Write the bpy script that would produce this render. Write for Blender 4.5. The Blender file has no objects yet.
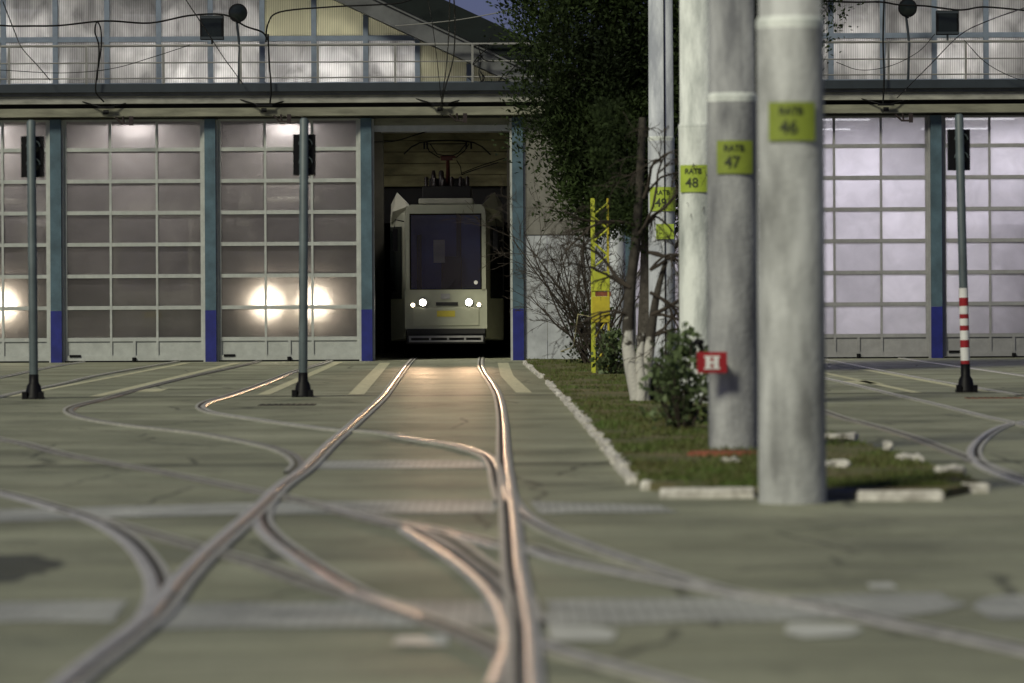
import bpy, math, random
from mathutils import Vector, Matrix, noise
random.seed(7)
S = bpy.context.scene
C = S.collection
PI = math.pi
R = math.radians
# ---------------------------------------------------------------- camera
FPX, H, HOR, ROLL = 3840.0, 1.186, 299.0, 0.0052
cd = bpy.data.cameras.new('camera'); cam = bpy.data.objects.new('camera', cd); C.objects.link(cam)
cd.sensor_width = 36; cd.lens = FPX * 36 / 1024
cd.shift_y = -(341.5 - HOR) / 1024
cd.clip_start = 0.5; cd.clip_end = 3000
cd.dof.use_dof = True; cd.dof.focus_distance = 74.5; cd.dof.aperture_fstop = 2.6
cam.matrix_world = Matrix.Translation((0, 0, H)) @ Matrix.Rotation(PI/2, 4, 'X') @ Matrix.Rotation(-ROLL, 4, 'Z')
S.camera = cam
# ---------------------------------------------------------------- light
SUN_EL, SUN_AZ = R(40), R(-146)        # azimuth measured clockwise from +Y (the view direction): behind, to the left
W = bpy.data.worlds.new('World'); S.world = W; W.use_nodes = True
nt = W.node_tree; bg = nt.nodes['Background']
sky = nt.nodes.new('ShaderNodeTexSky'); sky.sky_type = 'NISHITA'; sky.sun_disc = False
sky.sun_elevation = SUN_EL; sky.sun_rotation = SUN_AZ
sky.ozone_density = 4.0; sky.dust_density = 0.6
dusk = nt.nodes.new('ShaderNodeMix'); dusk.data_type = 'RGBA'; dusk.blend_type = 'MULTIPLY'; dusk.inputs[0].default_value = 1
dusk.inputs[7].default_value = (.74, .62, .98, 1)          # violet cast of the evening sky
nt.links.new(sky.outputs[0], dusk.inputs[6]); nt.links.new(dusk.outputs[2], bg.inputs[0]); bg.inputs[1].default_value = 0.019
sd = bpy.data.lights.new('sun', 'SUN'); sun = bpy.data.objects.new('sun', sd); C.objects.link(sun)
sd.energy = 1.75; sd.angle = R(14); sd.color = (1.0, 0.965, 0.76)
dvec = Vector((math.sin(SUN_AZ)*math.cos(SUN_EL), math.cos(SUN_AZ)*math.cos(SUN_EL), math.sin(SUN_EL)))
sun.rotation_euler = dvec.to_track_quat('Z', 'Y').to_euler(); sun.location = dvec * 60
S.view_settings.view_transform = 'Standard'; S.view_settings.look = 'None'
S.view_settings.gamma = 1; S.view_settings.exposure = 0.60

# ---------------------------------------------------------------- measuring helpers (photo pixel -> metres)
def un(u, v):
    du, dv = u - 512, v - HOR
    return du - ROLL*dv, dv + ROLL*du
def G(u, v):                       # point on the ground
    du, dv = un(u, v); p = dv / H
    return (du/p, FPX/p)
def P(u, v, Y):                    # point at distance Y
    du, dv = un(u, v); p = FPX / Y
    return Vector((du/p, Y, H - dv/p))
# ---------------------------------------------------------------- materials
def mat(name, col, rough=0.6, metal=0.0, var=0.15, scale=4.0, bump=0.0, bscale=40.0, col2=None, stretch=None, spec=None, emit=None, es=0.0):
    m = bpy.data.materials.new(name); m.use_nodes = True
    n = m.node_tree.nodes; l = m.node_tree.links; b = n['Principled BSDF']
    b.inputs['Roughness'].default_value = rough; b.inputs['Metallic'].default_value = metal
    if spec is not None: b.inputs['Specular IOR Level'].default_value = spec
    geo = n.new('ShaderNodeNewGeometry'); mp = n.new('ShaderNodeMapping')
    l.new(geo.outputs['Position'], mp.inputs[0])
    if stretch: mp.inputs['Scale'].default_value = stretch
    tx = n.new('ShaderNodeTexNoise'); tx.inputs['Scale'].default_value = scale; tx.inputs['Detail'].default_value = 6; tx.inputs['Roughness'].default_value = 0.62
    l.new(mp.outputs[0], tx.inputs['Vector'])
    cr = n.new('ShaderNodeValToRGB'); l.new(tx.outputs[0], cr.inputs[0])
    c2 = col2 if col2 else tuple(min(1, c*(1+var)) for c in col)
    c1 = tuple(c*(1-var) for c in col) if not col2 else col
    cr.color_ramp.elements[0].position = 0.32; cr.color_ramp.elements[1].position = 0.68
    cr.color_ramp.elements[0].color = (*c1, 1); cr.color_ramp.elements[1].color = (*c2, 1)
    l.new(cr.outputs[0], b.inputs['Base Color'])
    if bump:
        t2 = n.new('ShaderNodeTexNoise'); t2.inputs['Scale'].default_value = bscale; t2.inputs['Detail'].default_value = 4
        l.new(geo.outputs['Position'], t2.inputs['Vector'])
        bp = n.new('ShaderNodeBump'); bp.inputs['Strength'].default_value = bump; bp.inputs['Distance'].default_value = 0.02
        l.new(t2.outputs[0], bp.inputs['Height']); l.new(bp.outputs[0], b.inputs['Normal'])
    if emit:
        b.inputs['Emission Color'].default_value = (*emit, 1); b.inputs['Emission Strength'].default_value = es
    return m
M = {}
M['black'] = mat('black_paint', (.006,.006,.007), .5, spec=.15)
M['cable'] = mat('cable_rubber', (.007,.007,.007), .6, spec=.15)
M['blue'] = mat('teal_column_paint', (.06,.105,.135), .55, var=.3, scale=3, bump=.1)
M['navy'] = mat('navy_paint', (.012,.018,.16), .5, var=.25)
M['mull'] = mat('grey_blue_frame_paint', (.17,.21,.27), .5)
M['alu'] = mat('door_frame_paint', (.38,.40,.38), .45, var=.12, scale=6)
M['alu2'] = mat('door_frame_grey', (.27,.27,.27), .45, var=.12, scale=6)
M['gutter'] = mat('gutter_dark', (.020,.028,.036), .5)
M['slab'] = mat('whitewashed_edge', (.26,.26,.23), .8, var=.35, scale=2, stretch=(1,1,4))
M['conc'] = mat('olive_concrete', (.185,.185,.14), .85, var=.35, scale=2.2, stretch=(.6,1,3))
M['wall'] = mat('wall_concrete', (.17,.165,.145), .85, var=.3, scale=2.5, bump=.2)
M['wallw'] = mat('wall_whitewash', (.38,.40,.42), .8, var=.25, scale=2.5, bump=.15)
M['inner'] = mat('hall_inside', (.10,.095,.07), .9, var=.4, scale=.8)
M['plank'] = mat('bulkhead_boards', (.30,.28,.15), .85, var=.5, scale=1.3, stretch=(1,1,3))
M['roof'] = mat('roof_dark', (.008,.012,.012), .8, spec=.2)
M['barge'] = mat('barge_grey', (.10,.105,.11), .8, var=.3, scale=2)
M['rail_paint'] = mat('railing_paint', (.20,.20,.19), .5)
M['pole_a'] = mat('spun_concrete', (.20,.205,.20), .85, scale=3.4, col2=(.56,.575,.56), bump=.35, bscale=25, stretch=(1,1,.28))
M['pole_b'] = mat('spun_concrete_grey', (.14,.145,.155), .85, scale=3.4, col2=(.40,.41,.41), bump=.35, bscale=25, stretch=(1,1,.28))
M['pole_c'] = mat('spun_concrete_white', (.34,.37,.35), .85, scale=3.4, col2=(.80,.84,.79), bump=.3, bscale=25, stretch=(1,1,.28))
M['pole_d'] = mat('spun_concrete_blue', (.30,.32,.36), .85, scale=3.4, col2=(.60,.63,.66), bump=.3, bscale=25, stretch=(1,1,.28))
M['sign'] = mat('sign_yellowgreen', (.23,.29,.035), .5, var=.12, scale=6)
M['sign_lit'] = mat('sign_yellowgreen_lit', (.36,.47,.05), .5, var=.1, scale=6)  # brighter copy of the plate green, light put into its colour
M['ink'] = mat('sign_ink', (.03,.04,.015), .6)
M['red'] = mat('red_enamel', (.30,.015,.02), .4)
M['white'] = mat('white_enamel', (.75,.75,.72), .4)
M['white_w'] = mat('worn_whitewash', (.35,.33,.29), .8, scale=14, col2=(.72,.70,.64), bump=.3)
M['signal'] = mat('signal_pole_paint', (.085,.11,.115), .5, var=.2)
M['lens'] = mat('dark_lens', (.012,.016,.016), .12, spec=.3)
M['yellow'] = mat('yellow_paint', (.48,.40,.025), .55, var=.2, scale=5)
M['yellowg'] = mat('yellowgreen_paint', (.46,.50,.04), .55, var=.15, scale=5)
M['rust'] = mat('brick_red', (.22,.07,.035), .9, var=.3, scale=12)
M['railhead'] = mat('rail_steel', (.60,.58,.53), .33, metal=.35, var=.25, scale=6, bump=.08, bscale=14)
M['groove'] = mat('rail_groove', (.032,.028,.022), .8)
M['lip'] = mat('rail_lip', (.48,.47,.42), .45, metal=.2, var=.25, scale=8)
M['tram'] = mat('tram_cream', (.36,.37,.28), .4, var=.12, scale=2)
M['tramw'] = mat('tram_white', (.48,.48,.38), .4, var=.12, scale=2)
M['tramdark_shade'] = mat('tram_dark_and_shade', (.015,.015,.014), .6)
M['tramblue'] = mat('cab_partition_blue', (.08,.18,.85), .6, var=.3, scale=2)
M['insul'] = mat('insulator_dark', (.03,.022,.02), .35)
M['redox'] = mat('red_oxide', (.07,.018,.013), .6)
M['plate'] = mat('plate_yellow', (.50,.42,.05), .5)
M['bark'] = mat('bark_dark', (.035,.03,.024), .9, scale=12, col2=(.10,.09,.075), bump=.5)
M['twig'] = mat('twig_brown', (.045,.035,.026), .9, var=.3)
M['soil'] = mat('verge_soil', (.075,.095,.03), .95, scale=1.6, col2=(.17,.135,.065), bump=.4)
M['paint'] = mat('worn_line_paint', (.36,.35,.22), .7, scale=9, col2=(.68,.66,.46))
M['headlight'] = mat('headlight_on', (1,1,1), emit=(1,.93,.80), es=34)
M['foglight'] = mat('small_lamp_on', (1,1,1), emit=(1,.8,.55), es=14)
M['tube'] = mat('tube_light_on', (1,1,1), emit=(.93,.93,1), es=5)

def leafmat(name, a, b, sc, rough=.55):
    m = mat(name, a, rough, scale=sc, col2=b, spec=.25)
    n = m.node_tree.nodes; l = m.node_tree.links
    bs = n['Principled BSDF']; tr = n.new('ShaderNodeBsdfTranslucent'); mx = n.new('ShaderNodeMixShader')
    cr = [q for q in n if q.type == 'VALTORGB'][0]
    l.new(cr.outputs[0], tr.inputs[0]); mx.inputs[0].default_value = .25
    l.new(bs.outputs[0], mx.inputs[1]); l.new(tr.outputs[0], mx.inputs[2]); l.new(mx.outputs[0], n['Material Output'].inputs[0])
    return m
M['conifer'] = leafmat('conifer_leaf', (.006,.011,.004), (.040,.066,.016), .9, rough=.8)
M['leaf'] = leafmat('bush_leaf', (.05,.07,.035), (.17,.23,.10), 9)
M['grass'] = leafmat('grass_blade', (.14,.115,.05), (.11,.19,.04), 1.9)

def panemat(name, tint, transp, transl, rib=0, blot=3.0, lo=.45, hi=1.15, gloss_r=.12):
    """dirty, slightly frosted sheet: clear share, light-scattering share, glossy share"""
    m = bpy.data.materials.new(name); m.use_nodes = True
    n = m.node_tree.nodes; l = m.node_tree.links; n.remove(n['Principled BSDF']); out = n['Material Output']
    geo = n.new('ShaderNodeNewGeometry')
    tx = n.new('ShaderNodeTexNoise'); tx.inputs['Scale'].default_value = blot; tx.inputs['Detail'].default_value = 5; tx.inputs['Distortion'].default_value = .6
    mpp = n.new('ShaderNodeMapping'); mpp.inputs['Scale'].default_value = (1.5,1,.8) if rib else (1,1,1); l.new(geo.outputs['Position'], mpp.inputs[0]); l.new(mpp.outputs[0], tx.inputs['Vector'])
    mr = n.new('ShaderNodeMapRange'); mr.inputs[1].default_value = .3; mr.inputs[2].default_value = .7; mr.inputs[3].default_value = lo; mr.inputs[4].default_value = hi
    l.new(tx.outputs[0], mr.inputs[0])
    val = mr.outputs[0]
    if rib:
        wv = n.new('ShaderNodeTexWave'); wv.inputs['Scale'].default_value = rib; wv.bands_direction = 'X'; wv.inputs['Distortion'].default_value = .3
        l.new(geo.outputs['Position'], wv.inputs['Vector'])
        m2 = n.new('ShaderNodeMapRange'); m2.inputs[3].default_value = .62; m2.inputs[4].default_value = 1.1; l.new(wv.outputs[0], m2.inputs[0])
        mu = n.new('ShaderNodeMath'); mu.operation = 'MULTIPLY'; l.new(val, mu.inputs[0]); l.new(m2.outputs[0], mu.inputs[1]); val = mu.outputs[0]
    oi = n.new('ShaderNodeObjectInfo'); m3 = n.new('ShaderNodeMapRange'); m3.inputs[3].default_value = .72; m3.inputs[4].default_value = 1.08; l.new(oi.outputs['Random'], m3.inputs[0])
    mu3 = n.new('ShaderNodeMath'); mu3.operation = 'MULTIPLY'; l.new(val, mu3.inputs[0]); l.new(m3.outputs[0], mu3.inputs[1]); val = mu3.outputs[0]
    vm = n.new('ShaderNodeVectorMath'); vm.operation = 'SCALE'; vm.inputs[0].default_value = tint; l.new(val, vm.inputs['Scale'])
    tl = n.new('ShaderNodeBsdfTranslucent'); l.new(vm.outputs[0], tl.inputs[0])
    df = n.new('ShaderNodeBsdfDiffuse'); df.inputs[0].default_value = (.22,.22,.21,1)
    tp = n.new('ShaderNodeBsdfTransparent'); tp.inputs[0].default_value = (.8,.8,.8,1)
    gl = n.new('ShaderNodeBsdfGlossy'); gl.inputs['Roughness'].default_value = gloss_r; gl.inputs[0].default_value = (.9,.9,.9,1)
    bp = n.new('ShaderNodeBump'); bp.inputs['Strength'].default_value = .15; bp.inputs['Distance'].default_value = .02; l.new(tx.outputs[0], bp.inputs['Height']); l.new(bp.outputs[0], gl.inputs['Normal'])
    a = n.new('ShaderNodeMixShader'); a.inputs[0].default_value = transl; l.new(df.outputs[0], a.inputs[1]); l.new(tl.outputs[0], a.inputs[2])
    b = n.new('ShaderNodeMixShader'); b.inputs[0].default_value = transp; l.new(a.outputs[0], b.inputs[1]); l.new(tp.outputs[0], b.inputs[2])
    fr = n.new('ShaderNodeFresnel'); fr.inputs[0].default_value = 1.45
    c = n.new('ShaderNodeMixShader'); l.new(fr.outputs[0], c.inputs[0]); l.new(b.outputs[0], c.inputs[1]); l.new(gl.outputs[0], c.inputs[2])
    l.new(c.outputs[0], out.inputs[0])
    return m
M['pane'] = panemat('door_pane_dirty', (.78,.74,.72), .42, .88, blot=1.2, lo=.72, hi=.95)
M['pane_r'] = panemat('door_pane_frosted', (.86,.83,.88), .28, .92, blot=2.6, lo=.88, hi=1.04)
M['poly'] = panemat('polycarbonate_sheet', (.86,.85,.84), .12, .9, rib=9, blot=1.6, lo=.42, hi=1.1, gloss_r=.25)
M['poly_warm'] = panemat('warm_lit_polycarbonate', (.86,.84,.66), .05, .86, rib=9, blot=1.1, lo=.7, hi=1.0, gloss_r=.25)  # same sheet with warm light put into its tint
M['wind'] = panemat('windscreen_glass', (.2,.25,.5), .88, .4, lo=.8, hi=1.0, gloss_r=.03)

# ---------------------------------------------------------------- mesh builder
class MB:
    def __init__(s): s.v = []; s.f = []; s.sm = []
    def add(s, vs, fs, smooth=False):
        o = len(s.v); s.v += [tuple(p) for p in vs]; s.f += [tuple(i+o for i in f) for f in fs]; s.sm += [smooth]*len(fs); return s
    def box(s, x0, x1, y0, y1, z0, z1):
        vs = [(x,y,z) for z in (z0,z1) for y in (y0,y1) for x in (x0,x1)]
        return s.add(vs, [(0,2,3,1),(4,5,7,6),(0,1,5,4),(2,6,7,3),(0,4,6,2),(1,3,7,5)])
    def tube(s, pts, r, n=6, caps=True):
        pts = [Vector(p) for p in pts]; rs = r if isinstance(r, (list, tuple)) else [r]*len(pts)
        vs = []; fs = []
        for i, p in enumerate(pts):
            t = (pts[min(i+1, len(pts)-1)] - pts[max(i-1, 0)])
            t = t.normalized() if t.length > 1e-9 else Vector((0,0,1))
            up = Vector((0,0,1)) if abs(t.z) < .92 else Vector((0,1,0))
            a = t.cross(up).normalized(); b = a.cross(t)
            for k in range(n):
                w = 2*PI*k/n; vs.append(p + (a*math.cos(w) + b*math.sin(w))*rs[i])
        for i in range(len(pts)-1):
            for k in range(n):
                fs.append((i*n+k, i*n+(k+1)%n, (i+1)*n+(k+1)%n, (i+1)*n+k))
        s.add(vs, fs, True)
        if caps:
            s.add(vs[:n], [tuple(range(n))]); s.add(vs[-n:], [tuple(range(n))])
        return s
    def lathe(s, prof, cx=0, cy=0, n=20, axis='Z', cz=0, lean=(0,0)):
        vs = []; fs = []
        for r, h in prof:
            for k in range(n):
                w = 2*PI*k/n
                if axis == 'Z': vs.append((cx + r*math.cos(w) + lean[0]*h, cy + r*math.sin(w) + lean[1]*h, cz + h))
                else: vs.append((cx + r*math.cos(w), cy + h, cz + r*math.sin(w)))
        for i in range(len(prof)-1):
            for k in range(n): fs.append((i*n+k, i*n+(k+1)%n, (i+1)*n+(k+1)%n, (i+1)*n+k))
        fs.append(tuple(range(n))); m = (len(prof)-1)*n; fs.append(tuple(range(m, m+n)))
        o = len(s.v); s.v += vs; s.f += [tuple(i+o for i in f) for f in fs]; s.sm += [True]*(len(fs)-2) + [False]*2
        return s
    def prism_y(s, poly, y0, y1):          # poly = [(x,z)...]
        n = len(poly); vs = [(x,y0,z) for x,z in poly] + [(x,y1,z) for x,z in poly]
        return s.add(vs, [tuple(range(n)), tuple(range(2*n-1, n-1, -1))] + [(i,(i+1)%n,n+(i+1)%n,n+i) for i in range(n)])
    def prism_z(s, poly, z0, z1):
        n = len(poly); vs = [(x,y,z0) for x,y in poly] + [(x,y,z1) for x,y in poly]
        return s.add(vs, [tuple(range(n-1,-1,-1)), tuple(range(n, 2*n))] + [(i,(i+1)%n,n+(i+1)%n,n+i) for i in range(n)])
    def build(s, name, m, parent=None, bevel=0):
        me = bpy.data.meshes.new(name); me.from_pydata(s.v, [], s.f); me.update()
        me.polygons.foreach_set('use_smooth', s.sm)
        me.materials.append(M[m] if isinstance(m, str) else m)
        o = bpy.data.objects.new(name, me); C.objects.link(o)
        if parent is not None:
            o.parent = parent
            if parent.get('_abs', 0): o.matrix_parent_inverse = WM[parent.name].inverted()
        if bevel:
            b = o.modifiers.new('bevel', 'BEVEL'); b.width = bevel; b.segments = 2; b.limit_method = 'ANGLE'
        return o
def tag(o, label=None, cat=None, group=None, kind=None):
    if label: o['label'] = label
    if cat: o['category'] = cat
    if group: o['group'] = group
    if kind: o['kind'] = kind
    return o
def thing(name, label, cat, loc=(0,0,0), group=None):
    o = bpy.data.objects.new(name, None); C.objects.link(o); o.location = loc; o.empty_display_size = .2
    return tag(o, label, cat, group)
def text_part(s, name, size, center, m, parent, yoff=0.0, sx=1.0, bold=0.0, italic=0.0):
    cu = bpy.data.curves.new(name, 'FONT'); cu.body = s; cu.size = size; cu.align_x = 'CENTER'; cu.align_y = 'CENTER'; cu.extrude = .002; cu.offset = bold; cu.shear = italic
    t = bpy.data.objects.new(name, cu); C.objects.link(t)
    dg = bpy.context.evaluated_depsgraph_get(); me = bpy.data.meshes.new_from_object(t.evaluated_get(dg))
    bpy.data.objects.remove(t)
    me.materials.clear(); me.materials.append(M[m])
    o = bpy.data.objects.new(name, me); C.objects.link(o); o.parent = parent
    o.matrix_local = Matrix.Translation(center) @ Matrix.Rotation(PI/2, 4, 'X') @ Matrix.Diagonal((sx,1,1,1))
    return o
def smooth_path(pts, n=8):
    pts = [Vector(p) for p in pts]; P_ = [pts[0]*2-pts[1]] + pts + [pts[-1]*2-pts[-2]]; out = []
    for i in range(1, len(P_)-2):
        a, b, c, d = P_[i-1:i+3]
        for k in range(n):
            t = k/n
            out.append(.5*((2*b) + (c-a)*t + (2*a-5*b+4*c-d)*t*t + (3*b-a-3*c+d)*t**3))
    out.append(pts[-1]); return out

# ================================================================= THE GROUND
gm = bpy.data.materials.new('yard_concrete'); gm.use_nodes = True
def ground_material(m):
    n = m.node_tree.nodes; l = m.node_tree.links; b = n['Principled BSDF']
    geo = n.new('ShaderNodeNewGeometry')
    def noise_(sc, det=6, rough=.6, st=(1,1,1)):
        mp = n.new('ShaderNodeMapping'); mp.inputs['Scale'].default_value = st; l.new(geo.outputs['Position'], mp.inputs[0])
        t = n.new('ShaderNodeTexNoise'); t.inputs['Scale'].default_value = sc; t.inputs['Detail'].default_value = det; t.inputs['Roughness'].default_value = rough
        l.new(mp.outputs[0], t.inputs['Vector']); return t.outputs[0]
    def ramp(v, a, b_, ca, cb):
        r = n.new('ShaderNodeValToRGB'); r.color_ramp.elements[0].position = a; r.color_ramp.elements[1].position = b_
        r.color_ramp.elements[0].color = (*ca,1); r.color_ramp.elements[1].color = (*cb,1); l.new(v, r.inputs[0]); return r.outputs[0]
    def mul(a, b_):
        x = n.new('ShaderNodeMix'); x.data_type = 'RGBA'; x.blend_type = 'MULTIPLY'; x.inputs[0].default_value = 1
        l.new(a, x.inputs[6]); l.new(b_, x.inputs[7]); return x.outputs[2]
    base = ramp(noise_(.55), .3, .7, (.195,.205,.138), (.385,.395,.290))
    streak = ramp(noise_(.5, 5, .7, (.18,1.6,1)), .3, .7, (.66,.65,.62), (1.16,1.16,1.14))
    grit = ramp(noise_(28, 3), .3, .75, (.82,.82,.82), (1.12,1.12,1.1))
    col = mul(mul(base, streak), grit)
    # worn darker repairs and fine cracks
    col = mul(col, ramp(noise_(.9, 8, .75, (1,.45,1)), .40, .47, (.80,.80,.79), (1,1,1)))
    vo = n.new('ShaderNodeTexVoronoi'); vo.feature = 'DISTANCE_TO_EDGE'; vo.inputs['Scale'].default_value = .55
    wob = n.new('ShaderNodeMix'); wob.data_type = 'VECTOR'; wob.inputs[0].default_value = .12
    tw = n.new('ShaderNodeTexNoise'); tw.inputs['Scale'].default_value = 2.5; tw.inputs['Detail'].default_value = 5; l.new(geo.outputs['Position'], tw.inputs['Vector'])
    l.new(geo.outputs['Position'], wob.inputs[4]); l.new(tw.outputs['Color'], wob.inputs[5]); l.new(wob.outputs[1], vo.inputs['Vector'])
    col = mul(col, ramp(vo.outputs['Distance'], .004, .012, (.45,.45,.43), (1,1,1)))
    # transverse slab joints, tarred
    sep = n.new('ShaderNodeSeparateXYZ'); l.new(geo.outputs['Position'], sep.inputs[0])
    def band(y, w, dark):
        nonlocal col
        s = n.new('ShaderNodeMath'); s.operation = 'SUBTRACT'; l.new(sep.outputs[1], s.inputs[0]); s.inputs[1].default_value = y
        a = n.new('ShaderNodeMath'); a.operation = 'ABSOLUTE'; l.new(s.outputs[0], a.inputs[0])
        col = mul(col, ramp(a.outputs[0], w*.6, w, dark, (1,1,1)))
    for y, w, d in [(47.4,.36,.42),(27.6,.34,.55),(58,.12,.8),(36.5,.1,.8),(18.4,.04,.85),(12.9,.03,.85)]: band(y, w, (d,d,d*.95))
    # oil stain at the left
    cx, cy = G(-10, 568)
    vm = n.new('ShaderNodeVectorMath'); vm.operation = 'SUBTRACT'; l.new(geo.outputs['Position'], vm.inputs[0]); vm.inputs[1].default_value = (cx, cy, 0)
    sc = n.new('ShaderNodeVectorMath'); sc.operation = 'MULTIPLY'; l.new(vm.outputs[0], sc.inputs[0]); sc.inputs[1].default_value = (1/.48, 1/1.55, 0)
    ln = n.new('ShaderNodeVectorMath'); ln.operation = 'LENGTH'; l.new(sc.outputs[0], ln.inputs[0])
    ad = n.new('ShaderNodeMath'); ad.operation = 'MULTIPLY_ADD'; l.new(noise_(2.2, 4), ad.inputs[0]); ad.inputs[1].default_value = .7; l.new(ln.outputs['Value'], ad.inputs[2])
    col = mul(col, ramp(ad.outputs[0], 1.15, 1.5 if False else .0+1.0, (1,1,1), (1,1,1)) if False else ramp(ad.outputs[0], .95, 1.4, (.32,.32,.32), (1,1,1)))
    l.new(col, b.inputs['Base Color'])
    r = n.new('ShaderNodeMapRange'); r.inputs[3].default_value = .42; r.inputs[4].default_value = .75; l.new(noise_(1.1, 5, .6, (.4,1.2,1)), r.inputs[0]); l.new(r.outputs[0], b.inputs['Roughness'])
    bp = n.new('ShaderNodeBump'); bp.inputs['Strength'].default_value = .35; bp.inputs['Distance'].default_value = .01; l.new(noise_(30, 5), bp.inputs['Height']); l.new(bp.outputs[0], b.inputs['Normal'])
ground_material(gm)
tag(MB().add([(-700,-60,0),(700,-60,0),(700,1500,0),(-700,1500,0)], [(0,1,2,3)]).build('ground', gm), kind='structure')

# sett strips set across the yard
sm_ = mat('sett_paving', (.17,.175,.16), .5, var=.2, scale=1.5)
n_ = sm_.node_tree.nodes; l_ = sm_.node_tree.links
bt = n_.new('ShaderNodeTexBrick'); bt.inputs['Scale'].default_value = 5; bt.inputs['Color1'].default_value = (.56,.57,.53,1); bt.inputs['Color2'].default_value = (.40,.41,.38,1); bt.inputs['Mortar'].default_value = (.16,.16,.13,1); bt.inputs['Mortar Size'].default_value = .03
g_ = n_.new('ShaderNodeNewGeometry'); l_.new(g_.outputs['Position'], bt.inputs['Vector'])
tn = n_.new('ShaderNodeTexNoise'); tn.inputs['Scale'].default_value = 1.6; l_.new(g_.outputs['Position'], tn.inputs['Vector'])
mx = n_.new('ShaderNodeMix'); mx.data_type = 'RGBA'; mx.blend_type = 'MULTIPLY'; mx.inputs[0].default_value = 1
mr_ = n_.new('ShaderNodeMapRange'); mr_.inputs[1].default_value=.3; mr_.inputs[2].default_value=.7; mr_.inputs[3].default_value = .65; mr_.inputs[4].default_value = 1.25; l_.new(tn.outputs[0], mr_.inputs[0])
l_.new(bt.outputs[0], mx.inputs[6]); l_.new(mr_.outputs[0], mx.inputs[7]); l_.new(mx.outputs[2], n_['Principled BSDF'].inputs['Base Color'])
M['sett'] = sm_
def strip(pxpoly, name, m, z=.004):
    pts = [G(*p) for p in pxpoly]
    # ragged edge
    out = []
    for i, a in enumerate(pts):
        b = pts[(i+1) % len(pts)]; d = math.hypot(b[0]-a[0], b[1]-a[1]); k = max(1, int(d/.25))
        for j in range(k):
            t = j/k; out.append((a[0]+(b[0]-a[0])*t + random.uniform(-.015,.015), a[1]+(b[1]-a[1])*t + random.uniform(-.05,.05)))
    return tag(MB().add([(x,y,z) for x,y in out], [tuple(range(len(out)))]).build(name, m), kind='structure')
strip([(-60,603),(128,601),(118,622),(-60,624)], 'paving_strip', 'sett')
strip([(158,604),(520,602),(520,626),(150,630)], 'paving_strip', 'sett')
strip([(546,601),(940,594),(968,606),(900,618),(548,626)], 'paving_strip', 'sett')
strip([(972,608),(990,596),(1080,594),(1080,618),(990,620)], 'paving_strip', 'sett')
strip([(-60,512),(255,503),(255,514),(-60,524)], 'paving_strip', 'sett')
strip([(265,503),(497,501),(497,513),(262,515)], 'paving_strip', 'sett')
strip([(528,502),(660,506),(680,513),(540,514)], 'paving_strip', 'sett')
strip([(306,461),(500,461),(502,469),(306,469)], 'paving_strip', 'sett')
pm = mat('pale_patch', (.50,.51,.46), .4, scale=5, col2=(.68,.69,.63)); M['patch'] = pm
strip([(786,627),(800,624),(850,625),(862,630),(850,637),(800,639),(784,634)], 'pale_patch', 'patch', .005)
strip([(548,626),(600,628),(618,634),(610,643),(548,642)], 'pale_patch', 'patch', .006)
strip([(395,637),(450,636),(452,646),(395,646)], 'pale_patch', 'patch', .005)
strip([(866,585),(894,584),(896,589),(868,590)], 'pale_patch', 'patch', .005)
# painted lines between the tracks
for a, b, w in [((339,362),(263,395),.16),((385,363),(356,395),.20),((187.5,363),(8,397),.14),((237,363),(94,397),.16),
                ((822,372.6),(917,393),.13),((822,362),(985,392),.15),((150,389),(141,392),.5),((855,381),(870,384),.4)]:
    A = Vector(G(*a)); B = Vector(G(*b)); t = (B-A).normalized(); q = Vector((-t.y, t.x))*w/2
    tag(MB().add([(*(A+q),.004),(*(A-q),.004),(*(B-q),.004),(*(B+q),.004)], [(0,1,2,3)]).build('road_marking', 'paint'), kind='structure')
pl = [G(503,363), G(507,376), G(524,393)]
tag(MB().add([(x-.1,y,.004) for x,y in pl]+[(x+.1,y,.004) for x,y in pl[::-1]], [(0,1,4,5),(1,2,3,4)]).build('road_marking', 'paint'), kind='structure')
# narrow drain grates
for i, (u0, u1, v, w, lab) in enumerate([(259,315,405.3,.5,'short iron drain grate in the concrete beside the central signal pole'),
                          (966,1024,398.3,.35,'rusty iron drain grate in front of the striped signal pole')]):
    x0, y = G(u0, v); x1, _ = G(u1, v)
    d = thing('drain_grate', lab, 'drain', ((x0+x1)/2, y, 0))
    MB().box(-(x1-x0)/2, (x1-x0)/2, -w/2, w/2, 0.001, .006).build('frame', 'rust' if i else 'groove', d)
    g = MB(); k = int((x1-x0)/.07)
    for j in range(k): g.box(-(x1-x0)/2+.02+j*.07, -(x1-x0)/2+.05+j*.07, -w/2+.03, w/2-.03, .007, .011)
    g.build('grate_bars', 'groove', d)

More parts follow.
